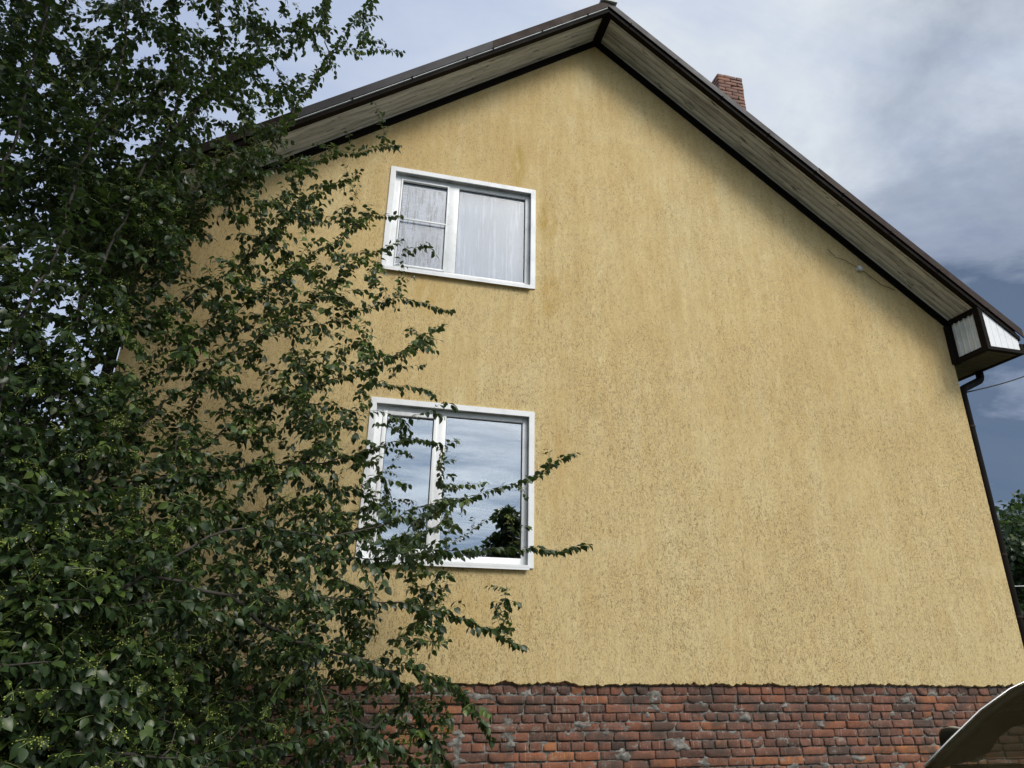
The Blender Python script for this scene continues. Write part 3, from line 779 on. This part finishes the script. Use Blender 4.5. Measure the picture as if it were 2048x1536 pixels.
limb([(-100, 1250), (0, 1200), (120, 1190), (230, 1210), (330, 1200), (420, 1215), (500, 1245)], -3.0, -2.7)
limb([(-120, 1400), (0, 1340), (90, 1320), (160, 1380), (250, 1400)], -3.3, -3.0)
limb([(-120, 950), (0, 960), (100, 1000), (180, 1010), (240, 950)], -3.0, -2.8)
limb([(-150, 800), (-60, 620), (40, 560), (110, 480), (180, 440)], -3.4, -3.1)
limb([(0, 1120), (100, 1150), (250, 1140), (330, 1110)], -2.9, -2.6, 1)
limb([(-300, 900), (-400, 500), (-420, 100), (-400, -300)], -2.6, -3.6)
limb([(-500, 1200), (-700, 900), (-900, 600)], -2.2, -2.0)
limb([(668, 92), (710, 96), (760, 96), (804, 101)], -1.3, -1.15, 1)
limb([(655, 110), (652, 50), (655, -20)], -1.35, -1.3, 1)
limb([(440, 60), (500, 50), (560, 55), (650, 58)], -1.9, -1.5, 1)
limb([(370, 245), (430, 160), (500, 130), (575, 108)], -1.9, -1.6, 1)
limb([(340, 300), (360, 180), (345, 90), (350, 5)], -1.9, -1.8, 1)
LIMBN = len(T.P)

DENS = """9 8 7 7 5 3 0 0
9 9 9 8 5 1 0 0
9 9 9 8 6 2 0 0
9 9 9 8 7 5 1 0
9 9 7 6 6 5 2 0
9 9 7 6 6 6 2 0
9 9 6 7 7 4 2 0
9 9 7 7 8 5 4 1
9 9 9 8 8 7 7 1
9 9 9 9 8 8 6 2
9 9 9 9 9 7 4 0
9 9 9 9 8 7 4 1"""
D_ = [[int(c) for c in r.split()] for r in DENS.split('\n')]
att = []
for j in range(-3, 15):
    for i in range(-5, 9):
        if 0 <= j < 12 and 0 <= i < 8: d = D_[j][i]
        elif i < 0: d = 8
        elif i >= 8: d = 0
        elif j < 0: d = [7, 6, 6, 5, 3, 1, 0, 0][i] if j > -3 else [4, 4, 3, 2, 0, 0, 0, 0][i]
        else: d = D_[11][i]
        if i < -3: d *= .6
        n_ = -math.log(1-min(d, 9.35)/10)*(32+12*max(0, min(1, (j-5)/5))*max(0, min(1, (5-i)/4)))
        n_ = int(n_)+(random.random() < n_ % 1)
        for _ in range(n_):
            px = (i+random.random())*128; py = (j+random.random())*128
            near = min(1, max(0, (py-700)/700))*min(1, max(0, (620-px)/520))
            left = min(1, max(0, (500-px)/500))
            ylo = -2.0-.7*left-.75*near; yhi = -.65-.5*left
            y = random.uniform(ylo, yhi)
            dd = (y+6.45)
            if dd < 4.4 and random.random() > (dd/4.4)**1.0: continue
            p = at(px, py, y)
            if p.z < .25: continue
            if mnoise.noise(p*1.9) < -.10 and random.random() < .72: continue       # gaps between the sprays
            if p.x < 0 and p.y > -.4: continue
            att.append(p)
for _ in range(170):
    att.append(at(random.uniform(110, 350), random.uniform(345, 500), random.uniform(-2.3, -1.2)))
for _ in range(1500):                             # unseen crown above and left of the view, added to shade the left wall
    x, y = random.uniform(-3.6, -.7), random.uniform(-4.7, -1.3); lim = 4.02+(y+4)*1.0+.45+.35*(x+2.6)
    z = lim+random.uniform(0, 1.7)
    if mnoise.noise(V((x, y, z))*1.9) > -.12: att.append(V((x, y, z)))
A = np.array(att); LP = np.array(T.P)
dist = np.array([np.sqrt(((LP-a_)**2).sum(1).min()) for a_ in A]); order = np.argsort(dist)
allp = np.zeros((400000, 3)); cnt = len(T.P); allp[:cnt] = LP
twigs = []
trunkn = 8
for oi in order:
    tgt = V(A[oi]); q = allp[trunkn:cnt]; dv = q-A[oi]
    # prefer to grow upwards/outwards from a node that lies below the target
    sc_ = np.sqrt((dv**2).sum(1)) + .25*np.maximum(0, dv[:, 2])
    j = int(np.argmin(sc_))+trunkn; base = V(T.P[j]); Lg = (tgt-base).length
    if Lg < .06: tgt = tgt+V((random.uniform(-.1, .1), random.uniform(-.1, .1), .12)); Lg = (tgt-base).length
    pj_ = T.par[j]; pd = (base-V(T.P[pj_])).normalized() if pj_ >= 0 else V((0, 0, 1))
    c1 = base+pd*Lg*.35+V((0, 0, Lg*.12)); n_ = max(2, int(Lg/.07)); path = [j]; prev = j
    wob = V((random.gauss(0, 1), random.gauss(0, 1), random.gauss(0, 1)))*.018
    for k in range(1, n_+1):
        t = k/n_; p = base*(1-t)**2+c1*2*t*(1-t)+tgt*t*t + wob*math.sin(t*5+oi)*min(1, Lg)
        prev = T.add(p, prev); allp[cnt] = p; cnt += 1; path.append(prev)
    T.paths.append(path); twigs.append((path, Lg))
# radii: pipe model
tipc = np.zeros(len(T.P)); ch = np.zeros(len(T.P), int)
for p in T.par:
    if p >= 0: ch[p] += 1
for i in range(len(T.P)-1, -1, -1):
    if ch[i] == 0: tipc[i] += 1
    if T.par[i] >= 0: tipc[T.par[i]] += tipc[i]
rad = np.minimum(.0014*tipc**.40, .0095); rad[:8] = .06
tv = []; tf = []; 
tree = empty('fruit_tree', ROOT); tag(tree, 'large leafy fruit tree with green berries in front of the left half of the house', 'tree')
vb_ = 0; VV = []; FF = []
for pi, path in enumerate(T.paths):
    pts = [V(T.P[i]) for i in path]; rr = [rad[i] for i in path]
    if len(rr) > 1: rr[0] = min(rr[0], rr[1]*1.3)
    mx_ = max(rr); n_ = 4 if mx_ < .006 else (6 if mx_ < .02 else 9)
    ref = None; m_ = len(pts)
    for i, p in enumerate(pts):
        t = (pts[min(i+1, m_-1)]-pts[max(i-1, 0)]).normalized()
        if ref is None: ref = t.orthogonal().normalized()
        ref = (ref-t*ref.dot(t)).normalized(); bi = t.cross(ref); r_ = rr[i]*(.5 if i == m_-1 else 1)
        for k in range(n_):
            a = 2*math.pi*k/n_; VV.append(p+(ref*math.cos(a)+bi*math.sin(a))*r_-ROOT)
    FF += [(vb_+i*n_+k, vb_+i*n_+(k+1) % n_, vb_+(i+1)*n_+(k+1) % n_, vb_+(i+1)*n_+k) for i in range(m_-1) for k in range(n_)]
    vb_ += m_*n_
npmesh('trunk', np.array([tuple(v) for v in VV]), [np.array(FF)], bark, tree)
# leaves
lp, ld, ln, ls, lr = [], [], [], [], []
bv = []; stems = MB(ROOT)
def leaf(p, d, size=None, r=None):
    lp.append(tuple(p)); ld.append(tuple(d)); 
    ln.append((random.gauss(0, .55), random.gauss(0, .55), 1)); ls.append(size or random.uniform(.032, .066)); lr.append(r if r is not None else random.random())
def leafy(pts, sp=.021, both=True, tone=None, prob=1, big=None):
    """alternate leaves along a twig, hanging a little"""
    acc = 0; sidea = random.uniform(0, 6.28)
    for a_, b_ in zip(pts[:-1], pts[1:]):
        seg = b_-a_; Ls = seg.length
        if Ls < 1e-4: continue
        t = seg/Ls; o1 = t.orthogonal().normalized(); o2 = t.cross(o1)
        while acc < Ls:
            if random.random() < prob:
                sidea += 2.4+random.gauss(0, .4); out = o1*math.cos(sidea)+o2*math.sin(sidea)
                out.z *= .4
                d = t*.55+out*.8+V((0, 0, -.55+random.gauss(0, .25)))
                leaf(a_+t*acc+d.normalized()*.008, d, None if big is None else random.uniform(*big), tone if tone is None else min(1, max(0, random.gauss(tone, .2))))
            acc += sp*random.uniform(.7, 1.5)
        acc -= Ls
def berries(p, tone):
    c = p.copy(); nb_ = random.randint(6, 13)
    for _ in range(nb_):
        d = V((random.gauss(0, .6), random.gauss(0, .6), random.gauss(-.35, .5))).normalized(); e = c+d*random.uniform(.02, .048)
        stems.tube([c, c.lerp(e, .5)+V((0, 0, .003)), e], .0008, 3, False); bv.append((tuple(e), random.uniform(.0032, .0046)))
for pi, (path, Lg) in enumerate(twigs):
    pts = [V(T.P[i]) for i in path]
    tone = min(1, max(0, random.gauss(.45, .22)))
    # older part of a long branch is barer
    m_ = len(pts); k0 = max(0, int(m_-.42/.07))
    leafy(pts[k0:], .022, tone=tone)
    if k0 > 1: leafy(pts[:k0+1], .05, tone=tone, prob=.55)
    # short side sprigs
    for i in range(max(1, k0), m_):
        if random.random() < .8:
            t = (pts[i]-pts[i-1]).normalized(); d = (t*.6+V((random.gauss(0, 1), random.gauss(0, 1), random.gauss(.1, .6)))*.6).normalized(); ln_ = random.uniform(.06, .17)
            q = [pts[i]+d*ln_*s_+V((0, 0, -.25*ln_*s_*s_)) for s_ in (0, .33, .66, 1)]
            stems.tube(q, .0013, 3, False); leafy(q, .020, tone=tone)
            if random.random() < .36: berries(q[-1] if random.random() < .5 else q[1], tone)
    if random.random() < .25: berries(pts[-1], tone)
# the shoots that stand clear of the crown carry leaves along their whole outer length
for path in T.paths[1:LIMBN]:
    if len(path) < 5 or path[-1] >= LIMBN: continue
    pts = [V(T.P[i]) for i in path]; k = int(len(pts)*.45)
    leafy(pts[k:], .0115, tone=.4, big=(.038, .064)); leafy(pts[:k+1], .03, tone=.4, prob=.8)
    for i in list(range(3, k))+list(range(3, k)):
        t = (pts[i]-pts[i-1]).normalized(); d = (t*.4+V((random.gauss(0, .6), random.gauss(-.7, .5), random.gauss(.35, .5)))).normalized(); ln_ = random.uniform(.10, .26)
        q = [pts[i]+d*ln_*s_+V((0, 0, -.2*ln_*s_*s_)) for s_ in (0, .33, .66, 1)]; stems.tube(q, .0016, 3, False); leafy(q, .018, tone=.4)
    for i in range(k, len(pts)-2, 3):
        if random.random() < .5:
            t = (pts[i]-pts[i-1]).normalized(); d = (t*.8+V((random.gauss(0, .5), random.gauss(0, .5), random.gauss(.1, .5)))).normalized(); ln_ = random.uniform(.08, .20)
            q = [pts[i]+d*ln_*s_ for s_ in (0, .33, .66, 1)]; stems.tube(q, .0013, 3, False); leafy(q, .018, tone=.4)
            if random.random() < .35: berries(q[1], .5)
MAT['leaf'] = m_leaf('leaf', (.015, .032, .013), (.036, .067, .022), (.10, .15, .030))
print('leaves', len(lp), 'berries', len(bv), 'twigs', len(twigs))
crown = leaf_mesh('crown', np.array(lp), np.array(ld), np.array(ln), np.array(ls), np.array(lr), MAT['leaf'], tree, 1.12, tuple(ROOT))
berry_m = m_simple('unripe berry', (.24, .29, .05), .35, .3, scale=20)
stem_m = m_simple('green stem', (.13, .17, .04), .6, .3)
ph = (1+5**.5)/2
ico = norm(np.array([(-1, ph, 0), (1, ph, 0), (-1, -ph, 0), (1, -ph, 0), (0, -1, ph), (0, 1, ph), (0, -1, -ph), (0, 1, -ph), (ph, 0, -1), (ph, 0, 1), (-ph, 0, -1), (-ph, 0, 1)], float))
icf = np.array([(0, 11, 5), (0, 5, 1), (0, 1, 7), (0, 7, 10), (0, 10, 11), (1, 5, 9), (5, 11, 4), (11, 10, 2), (10, 7, 6), (7, 1, 8), (3, 9, 4), (3, 4, 2), (3, 2, 6), (3, 6, 8), (3, 8, 9), (4, 9, 5), (2, 4, 11), (6, 2, 10), (8, 6, 7), (9, 8, 1)])
bc = np.array([b[0] for b in bv]); br = np.array([b[1] for b in bv])
npmesh('berries', (bc[:, None]+ico[None]*br[:, None, None]-np.array(ROOT)).reshape(-1, 3), [(icf[None]+(np.arange(len(bc))*12)[:, None, None]).reshape(-1, 3)], berry_m, crown)['kind'] = 'stuff'
stems.build('stems', stem_m, crown)['kind'] = 'stuff'

# ------------------------------------------------------------------ other trees
def far_tree(name, base, height, crown_r, nleaf, size, label, group=None, cz=.62, flat=1.0, seed=1, tone=(0, .6)):
    r = np.random.default_rng(seed); base = V(base); root = empty(name, base); tag(root, label, 'tree', group)
    tb = MB(base); lobes = []
    top = base+V((0, 0, height*cz))
    tb.tube([base, base+V((.05, .03, height*.25)), top], [height*.03, height*.024, height*.012], 9)
    nl = 26
    for k in range(nl):
        a = 2*math.pi*k*.618; e = r.uniform(-.9, 1); rr = crown_r*r.uniform(.35, .95)*math.sqrt(max(.05, 1-e*e*.7))
        c = base+V((math.cos(a)*rr, math.sin(a)*rr*flat, height*cz+e*height*(1-cz)*.85)); lobes.append((c, crown_r*r.uniform(.22, .42)))
        s = base+V((0, 0, height*r.uniform(.2, cz)))
        tb.tube([s, s.lerp(c, .5)+V((0, 0, .2)), c], [height*.010, height*.006, height*.002], 5)
    tb.build('trunk', bark, root, smooth=True)
    per = nleaf//nl; P = []; D = []; Nn = []; RR = []
    for c, lr_ in lobes:
        dd = norm(r.normal(size=(per, 3))); rad_ = lr_*r.uniform(.25, 1.15, (per, 1))**.6
        P.append(np.array(c)+dd*rad_*np.array([1, 1, .8])); D.append(dd+r.normal(size=(per, 3))*.6+np.array([0, 0, -.3])); Nn.append(dd*.6+r.normal(size=(per, 3))*.5+np.array([0, 0, .8])); RR.append(np.clip(r.normal((tone[0]+tone[1])/2+.1*r.normal(), .2, per), 0, 1))
    P = np.concatenate(P); leaf_mesh('crown', P, np.concatenate(D), np.concatenate(Nn), r.uniform(.7, 1.3, len(P))*size, np.concatenate(RR), MAT['leaf'], root, 1.25, tuple(base))
    return root
# behind the right corner of the house
far_tree('leafy_tree', (20.6, 9.6, 0), 5.25, 2.9, 22000, .15, 'dark green tree behind the right corner of the house, its top against the storm cloud', 'trees behind the house', .5, seed=3)
far_tree('leafy_tree', (26.0, 12.5, 0), 7.0, 3.2, 9000, .2, 'taller tree farther right behind the dark green tree', 'trees behind the house', .5, seed=4)
# left of the house, behind the fruit tree
far_tree('leafy_tree', (-5.0, 2.2, 0), 4.4, 1.9, 12000, .10, 'dark bushy tree beside the left side wall, seen through the fruit tree', 'trees left of the house', .5, seed=5)
far_tree('leafy_tree', (-7.6, 6.5, 0), 6.0, 2.6, 9000, .15, 'tree far left behind the bushy tree and the fruit tree', 'trees left of the house', .5, seed=6)
far_tree('leafy_shrub', (-3.9, -.4, 0), 2.3, 1.3, 9000, .07, 'dense low shrub behind the fruit tree at the left corner of the house', None, .45, seed=8)
far_tree('leafy_tree', (-5.2, -7.0, 0), 7.5, 2.3, 12000, .10, 'unseen tall tree added left of the camera to shade the left edge of the fruit tree', 'added shade trees', .5, seed=12)  # out of view, added to block sky light from the left
far_tree('leafy_tree', (-5.6, -4.2, 0), 8.5, 2.1, 12000, .10, 'unseen tall tree added at the far left to shade the fruit tree', 'added shade trees', .5, seed=13)  # second unseen tree, added for shade on the left foliage
# across the yard, behind the camera: they show in the lower window's glass
def mirror(px, py, Y): return at(px, py, Y)
for k, (px, top, rr_, Y, lab) in enumerate([(1030, 1010, 1.1, 13, 'dark tree across the yard reflected in the lower window'), (1150, 960, 2.6, 15, 'broad tree across the yard beyond the reflected dark tree'),
                                   (930, 1085, 1.2, 17, 'low tree across the yard reflected near the lower window sill'), (800, 1080, 1.8, 16, 'tree across the yard at the left of the reflected low tree'), (520, 950, 3.0, 14, 'large tree across the yard, farthest left of its row')]):
    p = mirror(px, top, Y); far_tree('leafy_tree', (p.x, -Y, 0), p.z, rr_, 7000, .16, lab, 'trees across the yard', .55, seed=20+k)

# ------------------------------------------------------------------ CAR
CX, CYF, CYN = 3.16, -2.98, -4.66                 # A-pillar foot x, far side, near side
car = empty('parked_car', (CX+.9, (CYF+CYN)/2, 0)); tag(car, 'silver car with dark glass at the lower right corner before the brick base', 'car'); co = V(car.location)
silver = M('silver paint'); silver.color((.50, .52, .54)); silver.set(Metallic=.5, Roughness=.25); silver.p.inputs['Coat Weight'].default_value = .7; silver = silver.m
blackp = M('black plastic'); blackp.color(blackp.ramp(blackp.noise(20, 4), [(.3, (.006, .006, .006)), (.7, (.012, .012, .012))])); blackp.set(Roughness=.55); blackp.p.inputs['Specular IOR Level'].default_value = .12; blackp = blackp.m
def CB(): return MB(co)
ym = (CYF+CYN)/2; hw = (CYF-CYN)/2
# body loft: stations along x with (half width at sill, belt height, ...)
stn = [(1.75, .70, .40, .62), (1.85, .80, .30, .72), (2.2, .86, .24, .80), (2.9, .89, .22, .90), (3.16, .90, .22, .95), (4.2, .91, .22, .97), (5.2, .91, .22, 1.0), (5.9, .88, .26, 1.02), (6.3, .80, .34, .98), (6.38, .72, .42, .86)]
bp = []; ring = 14
for x, hwid, z0_, z1_ in stn:
    h = z1_-z0_
    prof = [(-.55, 0), (-.93, .04), (-1, .2), (-1, .62), (-.97, .82), (-.90, .95), (-.80, 1.0), (.80, 1.0), (.90, .95), (.97, .82), (1, .62), (1, .2), (.93, .04), (.55, 0)]
    bp += [(x, ym+a*hwid, z0_+b*h) for a, b in prof]
bf = [(j*ring+k, j*ring+(k+1) % ring, (j+1)*ring+(k+1) % ring, (j+1)*ring+k) for j in range(len(stn)-1) for k in range(ring)]+[tuple(range(ring-1, -1, -1)), tuple((len(stn)-1)*ring+k for k in range(ring))]
# open the cabin: drop the deck faces between the windscreen and the rear window
bf = [f for f in bf if not (len(f) == 4 and all((i % ring) in (6, 7) for i in f) and 4 <= min(f)//ring <= 5)]
bb_ = CB(); bb_.add(bp, bf); body = bb_.build('body', silver, car, bevel=0); 
for p in body.data.polygons: p.use_smooth = True
body.modifiers.new('edge', 'EDGE_SPLIT').split_angle = math.radians(40)
# cabin lines (x, half width, z)
Ap = [(3.16, .83, .945), (3.36, .815, 1.08), (3.57, .79, 1.222), (3.78, .76, 1.335), (3.98, .735, 1.41), (4.25, .71, 1.465)]
Rf = Ap[3:]+[(4.7, .69, 1.49), (5.3, .69, 1.46), (5.65, .70, 1.38)]
Cp = [(5.65, .70, 1.38), (6.0, .76, 1.15), (6.15, .80, 1.02)]
def side_pt(t, s): return (t[0], ym+s*t[1], t[2])
for s in (1, -1):
    pb = CB(); pb.tube([side_pt(t, s) for t in Ap+[(4.7, .69, 1.49), (5.3, .69, 1.46), (5.65, .70, 1.38), (6.0, .76, 1.15), (6.15, .80, 1.02)]], .0048, 8); pb.build('pillar', silver, car, smooth=True)
    fb = CB(); fb.tube([(t[0]+.012, ym+s*(t[1]-.012), t[2]-.026) for t in Ap], .024, 8)
    inn_ = [(3.42, .965), (3.58, 1.01), (3.66, 1.085), (3.76, 1.135), (3.95, 1.165), (4.25, 1.19)]       # door frame and pillar trim, inside the glass
    q0 = [(t[0]+.01, ym+s*(t[1]-.03), t[2]-.02) for t in Ap]; q1 = [(a_, ym+s*(.80-.03*k_/5), b_) for k_, (a_, b_) in enumerate(inn_)]
    fb.add(q0+q1, [(k_, k_+1, 7+k_, 6+k_) for k_ in range(5)]); fb.tube([(4.62, ym+s*.87, .98), (4.68, ym+s*.70, 1.46)], .035, 8); fb.build('window_surround', blackp, car, smooth=True)
rb = CB(); rp = []; nn = 13
lin = Ap[5:]+[(4.7, .69, 1.49), (5.3, .69, 1.46), (5.65, .70, 1.38)]
for x, h_, z in lin:
    rp += [(x, ym+h_*(-1+2*k/(nn-1)), z+.045*(1-(-1+2*k/(nn-1))**2)) for k in range(nn)]
rb.add(rp, [(j*nn+k, j*nn+k+1, (j+1)*nn+k+1, (j+1)*nn+k) for j in range(len(lin)-1) for k in range(nn-1)])
ro = rb.build('car_roof', silver, car, smooth=True); ro.modifiers.new('t', 'SOLIDIFY').thickness = .03
hlb = CB(); hp = []
for x, h_, z in [(3.70, .76, 1.27)]+lin: hp += [(x, ym+(h_-.01)*(-1+2*k/(nn-1)), z-.045+.045*(1-(-1+2*k/(nn-1))**2)) for k in range(nn)]
hlb.add(hp, [(j*nn+k, j*nn+k+1, (j+1)*nn+k+1, (j+1)*nn+k) for j in range(len(lin)) for k in range(nn-1)]); hlb.build('headliner', blackp, car, smooth=True)
cg = m_glass('car glass', .0, (.42, .46, .42), .0, .03)
def sheet(lines, name, mat, bulge=0):
    b = CB(); pp = []
    for x, h_, z in lines: pp += [(x-bulge*(1-(-1+2*k/(nn-1))**2), ym+h_*(-1+2*k/(nn-1)), z+.02*(1-(-1+2*k/(nn-1))**2)) for k in range(nn)]
    b.add(pp, [(j*nn+k, j*nn+k+1, (j+1)*nn+k+1, (j+1)*nn+k) for j in range(len(lines)-1) for k in range(nn-1)]); return b.build(name, mat, car, smooth=True)
sheet(Ap, 'windscreen', cg, .05); sheet(Cp, 'rear_window', cg, -.04)
for s in (1, -1):
    sw = CB(); top = [(3.60, .785, 1.215), (3.8, .755, 1.32), (4.0, .73, 1.395), (4.25, .705, 1.44), (4.66, .69, 1.455), (5.3, .69, 1.43), (5.6, .70, 1.36), (5.95, .76, 1.12)]
    pp = []
    for x, h_, z in top: pp += [(x, ym+s*.86, .975), (x, ym+s*h_, z)]
    sw.add([ (3.3, ym+s*.86, .975)]+pp, [(0, 1, 2)]+[(1+2*i, 3+2*i, 4+2*i, 2+2*i) for i in range(len(top)-1)]); sw.build('side_window', cg, car)
    mi = CB(); mc = V((3.42, ym+s*1.02, 1.045)) if s < 0 else at(1916, 1488, -2.84)
    def housing(mb, sc_, x_off, depth):
        mv_ = []
        for j in range(7):
            ph_ = math.pi*j/6
            for k in range(14):
                a = 2*math.pi*k/14; sx = math.copysign(abs(math.cos(a))**.65, math.cos(a)); sz = math.copysign(abs(math.sin(a))**.65, math.sin(a)); r0 = math.sin(ph_)**.5 if 0 < j < 6 else .0
                mv_.append((mc.x+x_off-depth*math.cos(ph_), mc.y+.115*sc_*sx*r0, mc.z+.085*sc_*sz*r0))
        mb.add(mv_, [(j*14+k, j*14+(k+1) % 14, (j+1)*14+(k+1) % 14, (j+1)*14+k) for j in range(6) for k in range(14)])
    housing(mi, 1, 0, .05); mi.tube([(3.44, ym+s*.86, .97), (mc.x, mc.y-s*.08, mc.z-.03)], .022, 8); mo = mi.build('side_mirror', blackp, car, smooth=True)
    mr_ = CB(); housing(mr_, 1.07, .03, .016); mr_.build('mirror_rim', silver, mo, smooth=True)
    mg = CB(); mg.box(mc.x+.047, mc.x+.056, mc.y-.10, mc.y+.10, mc.z-.068, mc.z+.068); mg.build('mirror_glass', cg, mo, bevel=.004)
inb = CB(); inb.box(3.3, 3.75, ym-.8, ym+.8, .86, .955)
inb.tube([(3.86, ym-.36+.17*math.cos(a), .93+.17*math.sin(a)) for a in [i*math.pi/8 for i in range(17)]], .014, 6); inb.build('dashboard', blackp, car, bevel=.01)
for s in (-.38, .38):
    se = CB(); se.box(4.25, 4.75, ym+s-.24, ym+s+.24, .50, .68); se.prism([(4.70, .62), (4.84, .62), (4.98, 1.16), (4.88, 1.18)], ym+s-.22, ym+s+.22); se.prism([(4.90, 1.19), (4.98, 1.19), (5.0, 1.36), (4.94, 1.36)], ym+s-.12, ym+s+.12); se.build('seat', blackp, car, bevel=.03)
se = CB(); se.box(5.1, 5.6, ym-.6, ym+.6, .5, .7); se.prism([(5.5, .65), (5.64, .65), (5.74, 1.12), (5.64, 1.12)], ym-.6, ym+.6); se.build('rear_seat', blackp, car, bevel=.03)
tyre = m_simple('tyre', (.02, .02, .02), .8)
for x in (2.55, 5.35):
    for s in (1, -1):
        wb_ = CB(); yc = ym+s*.80; n = 28; prof = [(.20, -.09), (.29, -.10), (.315, -.07), (.32, 0), (.315, .07), (.29, .10), (.20, .09)]
        wv = [(x+r*math.cos(2*math.pi*k/n), yc+h, .32+r*math.sin(2*math.pi*k/n)) for r, h in prof for k in range(n)]
        wb_.add(wv, [(j*n+k, j*n+(k+1) % n, (j+1)*n+(k+1) % n, (j+1)*n+k) for j in range(len(prof)-1) for k in range(n)]); wh = wb_.build('wheel', tyre, car, smooth=True)
        rm_ = CB(); rm_.tube([(x, yc-s*.02, .32), (x, yc+s*.085, .32)], .055, 12)
        for k in range(5):
            a = 2*math.pi*k/5; rm_.tube([(x+.05*math.cos(a), yc+s*.08, .32+.05*math.sin(a)), (x+.20*math.cos(a), yc+s*.09, .32+.20*math.sin(a))], .022, 6)
        rm_.tube([(x, yc-s*.03, .32), (x, yc+s*.0, .32)], .20, 24); rm_.build('rim', silver, wh)
for s in (1, -1):
    hb = CB(); hb.tube([(1.80, ym+s*.60, .62), (1.93, ym+s*.60, .64)], [.05, .085], 12); hb.build('headlight', MAT['white'], car, smooth=True)
    hb = CB(); hb.box(6.33, 6.385, ym+s*.5-.12, ym+s*.5+.12, .72, .86); hb.build('tail_light', m_simple('red lens', (.3, .01, .01), .2), car, bevel=.01)
# pale rail end seen past the downpipe
p0 = at(2042, 1256, 4.6); p1 = at(2150, 1246, 4.6)
rl = MB(p0); rl.tube([p0, p1], .022, 12); rl.tube([p1-V((.1, 0, 0)), V((p1.x-.1, p1.y, 0))], .022, 12)
ro_ = rl.build('white_rail', MAT['white'], None, smooth=True); ro_.location = p0; tag(ro_, 'end of a white rail behind the house corner above the car', 'rail')
